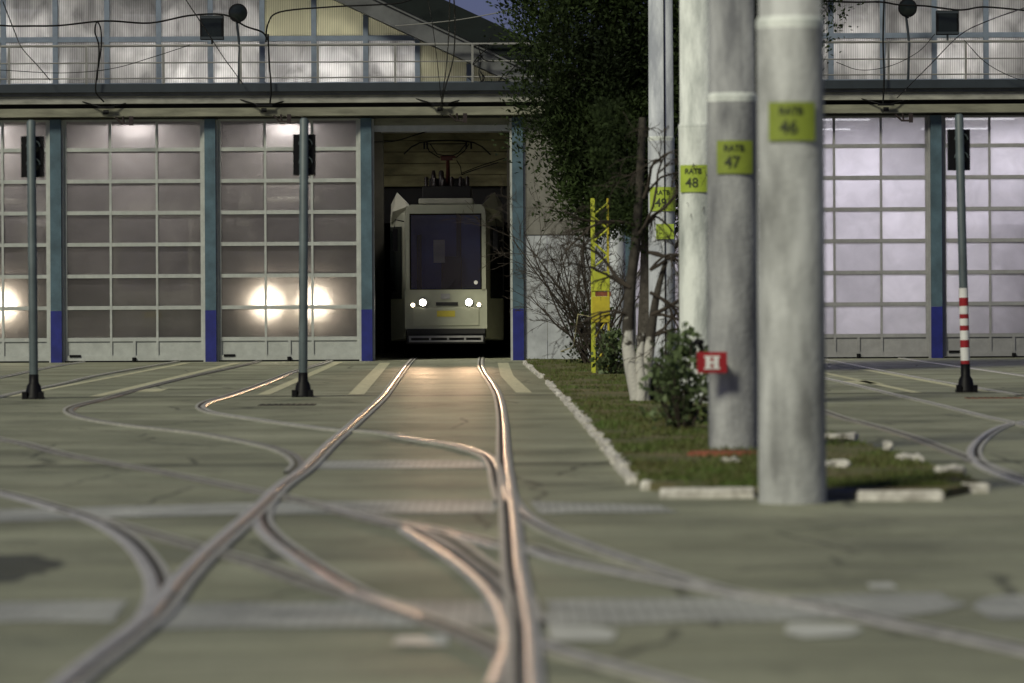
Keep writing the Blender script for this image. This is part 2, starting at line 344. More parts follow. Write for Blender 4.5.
# ================================================================= RAILS
M['railold'] = mat('dull_rail', (.26,.25,.22), .5, metal=.2, var=.3, scale=5)
M['grooveold'] = mat('silted_groove', (.10,.095,.07), .9, var=.3)
def rail(px, label, side=1, dull=False, ext0=None, ext1=None, lipon=True, raw=None):
    pts = [Vector((*G(*p), 0)) for p in px] if raw is None else [Vector(p) for p in raw]
    if ext0 is not None: pts = [Vector(e) for e in ext0] + pts
    if ext1 is not None: pts += [Vector(e) for e in ext1]
    pts = smooth_path(pts, 8)
    # gentle smoothing of measured points
    for _ in range(3):
        pts = [pts[0]] + [(pts[i-1] + pts[i]*2 + pts[i+1])/4 for i in range(1, len(pts)-1)] + [pts[-1]]
    def ribbon(o0, o1, z0, z1):
        mb = MB(); vs = []; fs = []
        for i, p in enumerate(pts):
            t = (pts[min(i+1,len(pts)-1)] - pts[max(i-1,0)]).normalized(); q = Vector((t.y, -t.x, 0))*side
            for o_, z in ((o0,z0),(o0,z1),(o1,z1),(o1,z0)): vs.append(p + q*o_ + Vector((0,0,z)))
        for i in range(len(pts)-1):
            for k in range(3): fs.append((i*4+k, i*4+k+1, i*4+5+k, i*4+4+k))
        return mb.add(vs, fs)
    t = thing('tram_rail', label, 'rail', pts[len(pts)//2]*1)
    inv = Matrix.Translation(-t.location)
    def pb(mb, nm, m): o = mb.build(nm, m, t); o.data.transform(inv); return o
    dz = (22-rail.k)*.0005; rail.k += 1
    # rounded, worn running surface
    prof = [(-.036,-.004),(-.034,.004),(-.027,.0073),(-.016,.0090),(-.002,.0096),(.012,.0090),(.020,.0068),(.025,.003),(.0265,-.006)]
    mb = MB(); vs = []; fs = []; m_ = len(prof)
    for i, p in enumerate(pts):
        tt = (pts[min(i+1,len(pts)-1)] - pts[max(i-1,0)]).normalized(); q = Vector((tt.y, -tt.x, 0))*side
        for o_, z in prof: vs.append(p + q*o_ + Vector((0,0,z+dz)))
    for i in range(len(pts)-1):
        for k in range(m_-1): fs.append((i*m_+k, i*m_+k+1, (i+1)*m_+k+1, (i+1)*m_+k))
    pb(mb.add(vs, fs, True), 'rail_head', 'railold' if dull else 'railhead')
    pb(ribbon(.027,.056,-.01,.0062+dz), 'flange_groove', 'grooveold' if dull else 'groove')
    if lipon: pb(ribbon(.0565,.084,-.01,.009+dz), 'guard_lip', 'lip')
    return t
rail.k = 0
# side=+1: groove to the right of the direction of travel along the list
far = lambda x: [(x, 96, 0), (x, 84, 0)]
R2 = [(482,363),(484,371),(494.5,386),(500.5,398),(504.5,419),(506,443),(507.5,464),(510.5,486),(515,525),(519.5,569),(526,605),(531,640),(533,683)]
R1 = [(409,362),(400,373),(386,392),(375,404),(346,429.5),(327,446),(303,470),(279,487),(259,507),(208,551),(178,581),(160,604),(146,620),(104,653),(65,683)]
bx, by = G(533,683); cx_, cy_ = G(65,683)
rail(R2, 'right rail of the straight track leading into the open bay with the tram', side=1, ext0=far(-.62), ext1=[(bx+.01, by-3, 0),(bx+.02,by-8,0)])
rail(R1, 'left rail of the straight track leading into the open bay with the tram', side=-1, ext0=far(-2.05), ext1=[(cx_, cy_-3, 0),(cx_,cy_-8,0)])
rail([(327,363),(297,371.6),(278,379),(258,387),(229,397),(210,402.5),(203,407),(205,410),(215,413.6),(239,417.5),(262,421),(305,427),(338,431),(380,433.5),(419,441),(448,445),(468,449.5),(489,457),(498,468),(502,484),(508,503)],
     'rail hooking from the headlit left bay and crossing to join the tram track', side=1, ext0=far(-3.6))
rail([(252,364),(190,377.5),(140,390),(105,400),(80,406),(70.5,411),(78,416.5),(101.6,422),(140.6,427.5),(200,434),(229,439),(268,447),(291.6,455),(302,465),(296,474)],
     'rail bending out of the headlit left bay into the left rail of the tram track', side=1, dull=True, ext0=far(-5.04))
rail([(176,362),(98,375.5),(62,384),(27,391),(0,397),(-40,407)], 'rail running out of the dark closed bay near the left signal pole', side=-1, ext0=far(-6.6))
rail([(72,364),(0,378.5),(-60,391)], 'rail leaving the dark closed bay along its left side', side=1, ext0=far(-8.05))
rail([(-30,433),(0,441),(20,444.5),(68,457),(140,470),(200,482),(250,492),(279,498),(314,507),(359,519),(403,530),(424,533),(448,545),(475,566),(499,584),(514,601),(522,625)],
     'long rail from the left edge sweeping into the near junction', side=-1, dull=True)
rail([(300,503),(359,516),(390,524),(424,530),(478,543),(496,548),(526,550),(544,557),(574,565),(618,574),(663,583),(740,597),(813,609),(887,626),(962,641),(1060,663)],
     'rail crossing the tram track and running out to the lower right edge', side=-1)
rail([(404,531),(420,541),(448,558),(475,579),(495,600),(506,623),(509,646),(503,667),(494,690)], 'curved rail beside the tram track swinging back to the bottom edge', side=-1)
rail([(-60,484),(0,495),(45,507),(89,521),(125,542),(147,569),(153,594),(143,620),(120,640)], 'big shining curved rail sweeping in at the lower left', side=-1)
rail([(60,512),(101,523),(166,541),(208,553),(253,566),(300,584),(344,597),(388,611),(433,627),(478,646),(500,660),(506,674),(500,692)], 'rail running diagonally from the lower left curve to the bottom centre', side=-1, dull=True)
rail([(270,494),(260,508),(257,523),(268,538),(284,551),(314,572),(353,595),(383,606),(420,620)], 'short curved rail turning off the left rail of the tram track', side=-1)
rail([(511,490),(516,503),(529,517),(559,534),(603,551),(648,566),(693,581),(740,594),(790,603)], 'curved rail branching right from the tram track below the verge', side=1)
rail([(527,625),(538,642),(574,655),(618,667),(663,679),(720,694)], 'short rail branching right at the bottom of the picture', side=1)
rail([(824,378),(855,385),(896,395),(937,404.5),(978,415),(1007,421.5),(1060,433)], 'straight rail running past the striped signal pole', side=1, ext0=[(4.65,96,0),(4.65,66,0)])
rail([(1040,420),(1007,425),(988,433),(975,444),(970.5,454),(978,465),(998,475),(1030,485),(1080,497)], 'tight hooked rail at the right edge of the yard', side=-1)
rail([(826,413.6),(855,422),(886,430.5),(916,440),(947,452),(974,462.5),(1010,477)], 'straight rail just beyond the right edge of the grass verge', side=-1, dull=True, ext0=[(3.2,96,0),(3.2,60,0)])
rail(None, 'far rail entering the bright door at the right edge', side=-1, raw=[(7.5,96,0),(7.5,75,0),(7.55,66,0),(7.6,56,0),(7.7,46,0)])
rail(None, 'rail entering the bright door along its left side', side=1, raw=[(6.02,96,0),(6.0,75,0),(5.95,66,0),(5.95,56,0),(6.1,46,0)])

# ================================================================= THE DEPOT HALLS
FY = 74.4
ZS = 5.36                      # gallery floor
def pane_grid(parent, x0, x1, ztop, m_frame, m_pane, yy):
    """one sectional door between two columns"""
    d = MB(); w = x1 - x0
    z_rows = [0.44 + .613*k for k in range(8)]; z_rows[-1] = ztop
    xs = [x0, x0+w/3, x0+2*w/3, x1]
    for i, z in enumerate(z_rows):
        h = .036; d.box(x0, x1, yy-.025, yy+.03, z-h, z+h)
    d.box(x0, x1, yy-.025, yy+.03, .03, .13)
    for k in range(4):
        h = .05 if k in (0,3) else .022
        d.box(max(x0, xs[k]-h), min(x1, xs[k]+h), yy-.028, yy+.032, .03, ztop+.03)
    d.box(x0+w*.49, x0+w*.51, yy-.03, yy, .1, .42)
    dr = d.build('door', m_frame, parent)
    for k in range(3):
        for i in range(7):
            MB().box(xs[k]+.02, xs[k+1]-.02, yy+.004, yy+.010, z_rows[i]+.03, z_rows[i+1]-.03).build('pane', m_pane, dr)
    MB().box(x0+.05, x1-.05, yy+.002, yy+.012, .12, .41).build('kick_panel', m_frame, dr)
    MB().box(x0+.09, x0+.31, yy-.045, yy-.026, .10, .145).build('handle', 'black', dr)
    MB().tube([(x0+w*.5,yy-.06,.0),(x0+w*.5,yy-.06,.09)], .04, 8).build('floor_bolt', 'black', dr)
    MB().box(x0, x1, yy-.03, yy+.03, .0, .028).build('rubber_seal', 'black', dr)
    return dr
def hall(label, cols, gx0, gx1, doors, mf, mp, mullx, polym, wallspan):
    b = thing('depot_hall', label, 'tram depot', ((gx0+gx1)/2, FY, 0)); off = Vector(b.location)
    class Sub:                       # builds in world coordinates then shifts into the hall's frame
        pass
    made = []
    def B(mb, nm, m, par=None):
        o = mb.build(nm, m, par or b)
        made.append(o); return o
    for x in cols:
        B(MB().box(x-.105, x+.105, FY-.12, FY+.12, 1.0, 4.70), 'column', 'blue')
        B(MB().box(x-.107, x+.107, FY-.123, FY+.12, 0.0, .998), 'column_foot', 'navy')
        B(MB().box(x+.107, x+.15, FY-.04, FY+.1, 0.0, 4.69), 'door_jamb', mf)
        B(MB().box(x-.15, x-.107, FY-.04, FY+.1, 0.0, 4.69), 'door_jamb', mf)
    before = set(C.objects)
    for i in range(len(cols)-1):
        x0, x1 = cols[i]+.15, cols[i+1]-.15
        if doors[i]: pane_grid(b, x0, x1, 4.70, mf, mp, FY+.05)
        else:
            # raised sectional door: bottom bar and panels lying back under the ceiling
            B(MB().box(x0, x1, FY+.02, FY+.07, 4.44, 4.56), 'door', 'alu')
            B(MB().box(x0, x1, FY+.02, FY+.07, 4.565, 4.70), 'door_lintel', 'conc')
            g = MB()
            for k in range(7): g.box(x0, x1, FY+.1+k*.62, FY+.66+k*.62, 4.60, 4.63)
            B(g, 'raised_door_sections', 'alu2')
    # beam, slab and gallery
    e0, e1 = wallspan
    B(MB().box(e0, e1, FY-.02, FY+.3, 4.702, 4.74), 'beam_shadow_strip', 'tramdark_shade')  # shadow below the beam, put in as a near-black strip
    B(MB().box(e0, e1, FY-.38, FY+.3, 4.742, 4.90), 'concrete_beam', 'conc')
    B(MB().box(e0, e1, FY-.06, FY+.3, 4.902, 4.985), 'slab_shadow_strip', 'tramdark_shade')  # near-black colour stands for the shade under the slab
    B(MB().box(e0, e1, FY-.42, FY+.3, 4.987, 5.13), 'gallery_slab', 'slab')
    B(MB().box(e0, e1, FY-.47, FY+.3, 5.132, 5.20), 'slab_nosing', 'barge')
    B(MB().box(e0, e1, FY-.55, FY-.40, 5.202, ZS), 'gutter', 'gutter')
    B(MB().box(e0, e1, FY-.39, FY+.3, 5.202, ZS-.02), 'gallery_floor', 'gutter')
    # the wall bays not glazed (out of the picture) and the end walls
    # gable glazing
    half = (gx1-gx0)/2; ax = (gx0+gx1)/2; sl = .473
    zr = lambda x: 5.24 + (half - abs(x-ax))*sl
    WY = FY+.25
    fr = MB()
    for x in mullx:
        if zr(x) > ZS+.05: fr.box(x-.05, x+.05, WY-.05, WY+.05, ZS-.02, zr(x))
    for z in (6.27, 7.32, 8.3):
        xl = ax - (half - (z-5.24)/sl); xr = 2*ax - xl
        fr.box(xl, xr, WY-.045, WY+.045, z-.05, z+.05)
    fr.box(gx0, gx1, WY-.045, WY+.045, ZS-.02, ZS+.06)
    gf = B(fr, 'glazing_frame', 'mull')
    for i in range(len(mullx)-1):
        xa, xb = mullx[i], mullx[i+1]
        for (za, zb) in ((ZS, 6.27), (6.27, 7.32), (7.32, 8.3), (8.3, 9.2)):
            poly = [(xa, za), (xb, za)]
            t1, t0 = min(zb, zr(xb)), min(zb, zr(xa))
            if max(t0, t1) <= za+.02: continue
            poly = [(xa,za)] + ([(xb,za)] if t1 > za else [(xa + (xb-xa)*max(0,(t0-za))/(abs(t0-t1)+1e-6) if t0>za else xb, za)])
            if t1 > za: poly.append((xb, t1))
            if xa < ax < xb and zb > zr(ax)-.01: poly.append((ax, zr(ax)))
            if t0 > za: poly.append((xa, t0))
            if len(poly) < 3: continue
            B(MB().prism_y(poly, WY+.0, WY+.008), 'window_pane', polym(xa, za))
    # roof: barge board, dark edge, slopes
    top = zr(ax)
    def slopeband(o0, o1, y0, y1):
        g = MB()
        for s in (-1, 1):
            xe = ax + s*(half+.45); ze = zr(ax+s*half) - .45*sl
            pts = [(ax, top+o0), (xe, ze+o0), (xe, ze+o1), (ax, top+o1)]
            g.prism_y(pts if s > 0 else pts[::-1], y0, y1)
        return g
    B(slopeband(.0, .36, FY-.25, FY+.32), 'barge_board', 'barge')
    B(slopeband(.36, .42, FY-.30, 100.4), 'roof_deck', 'barge')
    B(slopeband(.42, .98, FY-.34, 100.5), 'roof', 'roof')
    # inside
    B(MB().box(gx0, gx1, 100, 100.3, 0, 5.3).prism_y([(gx0,5.3),(gx1,5.3),(ax,top)], 100, 100.3), 'back_wall', 'inner')
    B(MB().box(gx0-.2, gx0, FY+.2, 100.3, 0, 5.24), 'side_wall', 'inner')
    B(MB().box(gx1, gx1+.2, FY+.2, 100.3, 0, 5.24), 'side_wall', 'inner')
    B(MB().box(gx0, gx1, FY+.35, 100, 5.0, 5.15), 'lamp_divider_slab', 'inner')  # unseen slab added to keep upper and lower lamp light apart
    # solid wall pieces
    return b, B
def polyL(xa, za):
    if za >= 6.2 and xa > -5.1: return 'poly_warm'
    if xa > -1.85: return 'poly_warm'
    return 'poly'
colsL = [-11.81,-8.82,-5.83,-2.81,.12]
hL, BL = hall('left tram depot hall with glazed doors, one open, and gallery under a gable', colsL, -14.9, .3, [1,1,1,0], 'alu', 'pane',
          [-2.82-1.005*k for k in range(12,-4,-1)], polyL, (-14.9, 1.9))
BL(MB().box(-14.9,-11.97,FY,FY+.2,0,4.70), 'wall_panel', 'wall')
# concrete wall between the halls
BL(MB().box(.275, 1.17, FY-.03, FY+.15, 2.43, 4.70), 'wall_panel', 'wall')
BL(MB().box(1.19, 1.9, FY-.03, FY+.15, 2.43, 4.70), 'wall_panel', 'wall')
BL(MB().box(.275, .68, FY-.03, FY+.15, 0, 2.41), 'wall_panel', 'wallw')
BL(MB().box(.69, 1.9, FY-.035, FY+.15, 0, 2.41), 'wall_panel', 'wallw')
BL(MB().box(1.175, 1.185, FY, FY+.1, 2.43, 4.7).box(.275,1.9,FY,FY+.1,2.411,2.429), 'wall_joint', 'tramdark_shade')
BL(MB().box(.3,1.9,FY+.28,FY+.5,5.15,9).build if False else MB().box(.75,1.9,FY+.6,FY+.8,5.15,5.6), 'parapet', 'wall')
# boarded bulkhead across the hall behind the tram
g = MB()
for k in range(5): g.box(-8, .3, 86+.01*k, 86.15+.01*k, 3.72+k*.26, 3.965+k*.26)
BL(g, 'bulkhead', 'plank')
BL(MB().box(-14.8,.3,86.2,86.5,2.9,3.70), 'dark_beam', 'tramdark_shade')
for x in (-2.95, .05): BL(MB().box(x-.15, x+.15, 84, 84.4, 0, 5), 'inner_pillar', 'inner')
colsR = [2.2,5.2,8.22,11.22]
hR, BR = hall('right tram depot hall with brightly lit frosted doors behind the concrete poles', colsR, 2.0, 17.2, [1,1,1], 'alu2', 'pane_r',
          [2.2+1.0055*k for k in range(16)], lambda a, b: 'poly', (1.902, 17.2))
BR(MB().box(11.38,17.2,FY,FY+.2,0,4.70), 'wall_panel', 'wall')
for h_ in (hL, hR):                       # children were built in world coordinates
    inv = Matrix.Translation(-h_.location)
    seen = set()
    for o in list(C.objects):
        if o.parent is h_ and o.type == 'MESH': o.matrix_parent_inverse = inv
# gallery railings
def railing(x0, x1, xs, label):
    r = thing('gallery_railing', label, 'railing', (0,0,0)); y = FY-.45
    MB().tube([(x0,y,6.10),(x1,y,6.10)], .025, 8).build('top_rail', 'rail_paint', r)
    for z in (5.77, 5.47): MB().tube([(x0,y,z),(x1,y,z)], .015, 6).build('mid_rail', 'rail_paint', r)
    for x in xs: MB().box(x-.022, x+.022, y-.022, y+.022, 5.30, 6.09).build('post', 'rail_paint', r)
    r.location = (0,0,0); return r
railing(-14.8, .9, [-9.66+1.487*k for k in range(-3,8)], 'pale steel railing along the gallery of the left hall')
railing(3.3, 17.1, [4.3+1.487*k for k in range(9)], 'steel railing along the gallery of the right hall')

# ---------------------------------------------------------------- lights seen inside the halls
def area(name, loc, sx, sy, power, col, rot=(0,0,0)):
    a = bpy.data.lights.new(name, 'AREA'); a.shape = 'RECTANGLE'; a.size = sx; a.size_y = sy; a.energy = power; a.color = col
    o = bpy.data.objects.new(name, a); C.objects.link(o); o.location = loc; o.rotation_euler = rot; return o
def tube_light(x, y, z, label, power, col, L=1.5, grp=None):
    t = thing('tube_light', label, 'ceiling lamp', (x, y, z), grp)
    MB().box(-L/2, L/2, -.06, .06, .03, .08).build('housing', 'alu', t)
    MB().tube([(-L/2+.03,0,0),(L/2-.03,0,0)], .018, 8).build('tube', 'tube', t)
    a = area('lamp_light', (0,0,-.03), L, .12, power, col); a.parent = t
GL = 'tube lamps glowing inside the left hall'; GR = 'tube lamps glowing inside the right hall'; GU = 'tube lamps glowing behind the upper glazing'
for x, y, p in [(-10.3,75.0,44),(-7.3,75.0,36),(-4.3,75.0,34),(-10.3,77.5,34),(-7.3,77.2,9),(-4.3,77.4,8),(-1.3,82,20)]:
    tube_light(x, y, 4.86, 'dim tube lamp under the ceiling inside the left hall', p, (1,.94,.92), .5, GL)
for x in (3.7, 6.7, 9.7):
    for y, p in ((76.2,70),(79.5,110),(84,120)):
        tube_light(x, y, 4.86, 'bright tube lamp under the ceiling inside the right hall', p*1.1, (.94,.92,1), grp=GR)
# upper storey: lamps hanging close behind the corrugated sheets
for x, z, y, p in [(-9.6,6.9,75.5,16),(-8.9,5.9,75.3,10),(-7.2,6.8,75.6,13),(-6.0,5.8,75.2,9),(-5.5,6.9,75.8,13),(-4.2,5.8,75.2,8),(-3.4,5.95,75.1,8),(-2.2,6.0,75.1,8),
                   (-3.6,6.7,76.5,16),(6.6,6.7,75.6,13),(8.0,6.9,75.8,13),(8.7,5.9,75.3,7),(9.8,6.7,75.6,13),(-.6,5.7,76,6)]:
    tube_light(x, y, z, 'tube lamp hanging close behind the upper corrugated glazing', p, (1,.97,.92), .9, GU)
    a = area('glow', (x, y+.5, z-.2), 1.0, .5, p*.95 if not (x > -4.5 and z > 6.4 and x < 0) else p*1.1, (1,.97,.92), (R(90),0,R(180)))
    a.rotation_euler = (R(-90),0,0)

# ================================================================= TRAMS
def tram(cx, y0, label, lit=True, detail=True, glow=1.0):
    t = thing('tram', label, 'tram', (cx, y0, 0))
    def sec(y, hw, z0, z1, rc=.18):
        pts = [(-hw,z0),( -hw,z1-rc),(-hw+rc*.35,z1-rc*.3),(-hw+rc,z1),(hw-rc,z1),(hw-rc*.35,z1-rc*.3),(hw,z1-rc),(hw,z0)]
        return [(x,y,z) for x,z in pts]
    secs = [sec(.0,.80,.42,3.06), sec(.35,.86,.40,3.08), sec(1.25,1.14,.36,3.10,.2), sec(1.8,1.15,.34,3.12,.2), sec(15,1.15,.34,3.12,.2)]
    vs = [p for s in secs for p in s]; fs = []
    for i in range(len(secs)-1):
        for k in range(8): fs.append((i*8+k, i*8+(k+1)%8, (i+1)*8+(k+1)%8, (i+1)*8+k))
    fs.append(tuple(range(32,40))); MB().add(vs, fs).build('body', 'tram', t)
    # front wall: lower panel, header, pillars round the windscreen
    MB().prism_y([(-.80,.62),(.80,.62),(.80,1.36),(-.80,1.36)], -.03, .04).build('front_panel', 'tram', t, bevel=.02)
    MB().box(-.66, .66, -.045, -.031, .66, 1.02).build('lower_hatch', 'tram', t, bevel=.008)
    MB().prism_y([(-.80,2.90),(.80,2.90),(.78,3.02),(.70,3.08),(-.70,3.08),(-.78,3.02)], -.03, .04).build('header_panel', 'tram', t)
    for s in (-1,1): MB().box(min(s*.72,s*.80), max(s*.72,s*.80), -.03, .04, 1.362, 2.898).build('windscreen_pillar', 'tram', t)
    w = MB().box(-.718, .718, -.012, -.004, 1.364, 2.896).build('windscreen', 'wind', t)
    MB().box(-.72,.72,-.016,.01,1.36,1.40).box(-.72,.72,-.016,.01,2.87,2.90).box(-.72,-.69,-.016,.01,1.4,2.87).box(.69,.72,-.016,.01,1.4,2.87).build('rubber_gasket', 'black', w)
    MB().tube([(.05,-.03,1.40),(.20,-.035,1.58)], .009).tube([(.12,-.03,1.38),(.30,-.035,1.55)], .007).build('wiper', 'black', w)
    MB().lathe([(.04,-.018),(.04,-.014)], .60, 0, 16, 'Y', 1.52).build('round_sticker', 'white', w)
    MB().box(-.25,-.02,.30,.31,1.92,2.38).build('paper_sheet', 'white', t)
    # cab inside
    MB().box(-.72,.72,.9,.95,.9,2.95).build('cab_partition', 'tramblue', t)
    MB().box(-.60,-.50,.85,.90,1.3,2.5).box(.2,.3,.84,.89,1.4,2.9).build('partition_frame', 'tramdark_shade', t)
    MB().box(-.10,.32,.55,.68,1.35,2.05).box(-.10,.32,.3,.62,1.2,1.32).build('driver_seat', 'tramdark_shade', t, bevel=.04)
    MB().box(-.7,.7,.05,.35,1.1,1.38).build('dashboard', 'tramdark_shade', t)
    # bumper
    MB().box(-.78,.78,-.06,.2,.50,.60).build('bumper_recess', 'tramdark_shade', t)
    g = MB().box(-.74,.74,-.10,-.02,.42,.46).box(-.74,.74,-.10,-.02,.335,.37)
    for x in (-.74,-.34,.02,.36,.70): g.box(x, x+.04, -.1, -.02, .37, .42)
    g.build('bumper_bar', 'alu2', t)
    MB().box(-.78,.78,-.01,.1,.30,.50).build('underrun', 'tramdark_shade', t)
    # lamps
    for s, x in ((-1,-.46),(1,.46)):
        h = MB().lathe([(.085,-.035),(.09,-.05),(.07,-.055)], x, 0, 20, 'Y', 1.125).build('headlight', 'alu', t)
        MB().lathe([(.062,-.0505),(.062,-.062),(.03,-.068)], x, 0, 20, 'Y', 1.125).build('lens', 'headlight' if lit else 'lens', h)
        f = MB().lathe([(.05,-.035),(.05,-.048)], x+s*.2, 0, 16, 'Y', 1.075).build('side_lamp', 'alu', t)
        MB().lathe([(.034,-.0485),(.034,-.056)], x+s*.2, 0, 16, 'Y', 1.075).build('lens', 'foglight' if lit else 'lens', f)
        if lit:
            sl = bpy.data.lights.new('headlight_beam', 'SPOT'); sl.energy = 1100 if glow == 1 else 75; sl.spot_size = R(17 if glow == 1 else 150); sl.spot_blend = 1; sl.color = (1,.64,.38) if glow == 1 else (1,.86,.66); sl.shadow_soft_size = .06
            so = bpy.data.objects.new('headlight_beam', sl); C.objects.link(so); so.parent = t; so.location = (x,-.09,1.125); so.rotation_euler = (R(86),0,R(180))
            so.rotation_euler = Vector((0,1,-.012)).to_track_quat('Z','Y').to_euler()
    MB().box(-.18,.18,-.055,-.046,.84,.96).build('number_plate', 'plate', t)
    MB().box(-.2,.24,-.05,-.031,1.06,1.13).build('air_slot', 'tramdark_shade', t)
    MB().box(-.1,.08,-.05,-.031,1.19,1.30).build('emblem_plate', 'alu2', t)
    # mirrors, side windows, fairings
    for s in (-1,1):
        m = MB().tube([(s*.84,.1,2.75),(s*1.0,-.08,2.78),(s*1.02,-.1,2.6)], .012).build('mirror_arm', 'black', t)
        MB().box(s*1.0-.05, s*1.0+.05, -.14, -.09, 2.15, 2.6).build('mirror', 'black', m, bevel=.015)
        for k in range(7): MB().box(*(sorted((s*1.145, s*1.158))), 2.2+k*1.6, 3.5+k*1.6, 1.35, 2.6).build('side_window', 'lens', t)
        a = Vector((s*.88, .40)); b = Vector((s*1.13, 1.2))
        q = Vector((s*.012, -.004))
        MB().add([(a.x+q.x,a.y+q.y,1.2),(b.x+q.x,b.y+q.y,1.2),(b.x+q.x,b.y+q.y,2.65),(a.x+q.x,a.y+q.y,2.65)], [(0,1,2,3)]).build('cab_side_window', 'lens', t)
        MB().add([(s*.72,.02,3.06),(s*1.13,1.1,2.72),(s*1.08,.6,2.95),(s*.98,.5,3.34),(s*.74,.6,3.10),(s*1.13,1.4,3.12),(s*.98,1.6,3.34)],
                 [(0,2,3),(0,3,4),(2,1,5,3),(3,5,6),(3,6,4),(0,1,2)]).build('roof_fairing', 'tramw', t)
    MB().box(-.55,.55,.5,2.2,3.10,3.22).build('roof_pod', 'tramw', t, bevel=.03)
    if detail:
        e = MB().box(-.5,.5,1.6,4.2,3.23,3.50).box(-.38,.36,2.4,4.0,3.501,3.68)
        e.build('roof_equipment', 'tramdark_shade', t, bevel=.02)
        for x in (-.42,-.25,-.08,.1,.28,.42):
            MB().lathe([(.05,0),(.03,.02),(.055,.05),(.03,.07),(.055,.1),(.03,.12),(.05,.15),(.02,.2)], x, 1.9, 12, 'Z', 3.50).build('insulator', 'insul', t)
        MB().lathe([(.05,0),(.055,.02),(.055,.22),(.03,.34)], -.28, 2.3, 12, 'Z', 3.5).lathe([(.05,0),(.055,.02),(.055,.30),(.03,.34)], -.12, 2.3, 12, 'Z', 3.5).build('surge_arrester', 'insul', t)
        p = MB().tube([(0,2.6,3.42),(0.02,2.1,3.85),(.02,1.9,4.05)], [.05,.04,.035], 8).build('pantograph', 'redox', t)
        g = MB(); Yp = 1.9
        g.tube([(-.88,Yp,4.16),(-.72,Yp,4.31),(-.55,Yp,4.395),(-.3,Yp,4.43),(0,Yp,4.44),(.3,Yp,4.43),(.55,Yp,4.395),(.72,Yp,4.31),(.90,Yp,4.14)], .017)
        g.tube([(-.40,Yp,4.37),(.42,Yp,4.37)], .012)
        g.tube([(-.42,Yp,4.37),(-.36,Yp,4.22),(-.14,Yp,4.08)], .013).tube([(.46,Yp,4.37),(.36,Yp,4.22),(.18,Yp,4.08)], .013)
        g.tube([(-.34,Yp,4.37),(-.20,Yp,4.16),(-.05,Yp,4.13),(.12,Yp,4.13),(.24,Yp,4.18),(.40,Yp,4.37)], .013)
        for x in (-.46,-.40,.40,.50): g.tube([(x,Yp,4.40),(x,Yp,4.26)], .02)
        g.build('collector_bow', 'black', p)
        MB().tube([(-.13,Yp,4.10),(.18,Yp,4.10)], .028).box(-.12,.12,Yp-.05,Yp+.05,4.03,4.09).build('pantograph_head_joint', 'redox', p)
        MB().tube([(.3,2.2,3.75),(.6,2.0,3.85),(1.05,1.6,3.97)], .012).tube([(.2,1.9,4.03),(.28,1.9,3.9),(.3,2,3.75)], .01).build('roof_lead', 'black', t)
    return t
tram(-1.32, 76.7, 'pale green tram with lit headlights standing in the open bay')
tram(-4.30, 74.95, 'tram with glaring headlights behind the closed door left of the open bay', glow=.3, detail=False)
tram(-10.35, 74.95, 'tram glaring through the leftmost door at the picture edge', glow=.3, detail=False)
tram(-7.33, 78.5, 'unlit tram parked behind the second door from the left', lit=False, detail=False)
tram(10.0, 75.6, 'unlit tram dimly visible behind the far right door', lit=False, detail=False)

# ================================================================= POLES
for k_ in ('pole_a','pole_b','pole_c','pole_d'):
    q_ = [n for n in M[k_].node_tree.nodes if n.type == 'VALTORGB'][0]; q_.color_ramp.elements[0].position = .36; q_.color_ramp.elements[1].position = .60
def text_on(pole, s, cx, cz, yy, size, m='ink', **k):
    return text_part(s, 'lettering', size, (cx, yy, cz), m, pole, **k)
def big_pole(Y, uc, base_w, top_w, step_z, step_w2, m, label, sign=None, sgm='sign', lines=None, lean=0.0, extra=None):
    X = (uc-512)*Y/FPX
    t = thing('overhead_line_pole', label, 'pole', (X, Y, 0), 'concrete poles in a row on the grass strip')
    MB().lathe([(base_w/2*1.01,-.05),(base_w/2,.0),(base_w/2*.995,1.2),(base_w/2*.985,step_z-.02),(base_w/2*.975,step_z)], 0, 0, 36, lean=(lean,0)).build('base_sleeve', m, t)
    MB().lathe([(step_w2/2,step_z-.01),(top_w/2,9.5),(top_w/2*.6,9.53)], 0, 0, 36, lean=(lean,0)).build('shaft', m, t)
    MB().lathe([(base_w/2*.985,step_z-.05),(base_w/2*1.012,step_z-.035),(base_w/2*1.0,step_z-.005),(step_w2/2*1.01,step_z+.015)], 0, 0, 36, lean=(lean,0)).build('joint_collar', 'pole_c', t)
    if sign:
        (u0, v0, u1, v1) = sign; a = P(u0, v0, Y-base_w/2); b = P(u1, v1, Y-base_w/2)
        x0, x1, z1, z0 = a.x-X, b.x-X, a.z, b.z; mx_ = (x0+x1)/2; r = base_w/2+.006
        g = MB(); n = 10; vs = []
        for k in range(n+1):
            x = x0+(x1-x0)*k/n; y = -math.sqrt(max(r*r - (x*.92)**2, .004)); 
            for z in (z0, z1): vs += [(x,y-.004,z),(x,y,z)]
        fs = []
        for k in range(n): 
            o = k*4; fs += [(o,o+4,o+6,o+2),(o+1,o+3,o+7,o+5),(o+2,o+6,o+7,o+3),(o,o+1,o+5,o+4)]
        g.add(vs, fs); sg = g.build('number_sign', sgm, t)
        h = z1-z0
        for s_, fx, fz, sz, sx in lines:
            cz = z0+h*fz; cx = x0+(x1-x0)*fx
            o = text_part(s_, 'lettering', h*sz, (0,0,0), 'ink', sg, sx=sx, bold=.002)
            # bend the lettering round the pole
            for v in o.data.vertices:
                x = v.co.x*sx + cx; z = v.co.y + cz; y = -math.sqrt(max(r*r-(x*.92)**2, .004)) - .007 - v.co.z
                v.co = Vector((x,y,z))
            o.matrix_local = Matrix.Identity(4)
    return t
L_ = lambda num: [('RATB',.47,.76,.27,.95),(num,.42,.33,.50,.95)]
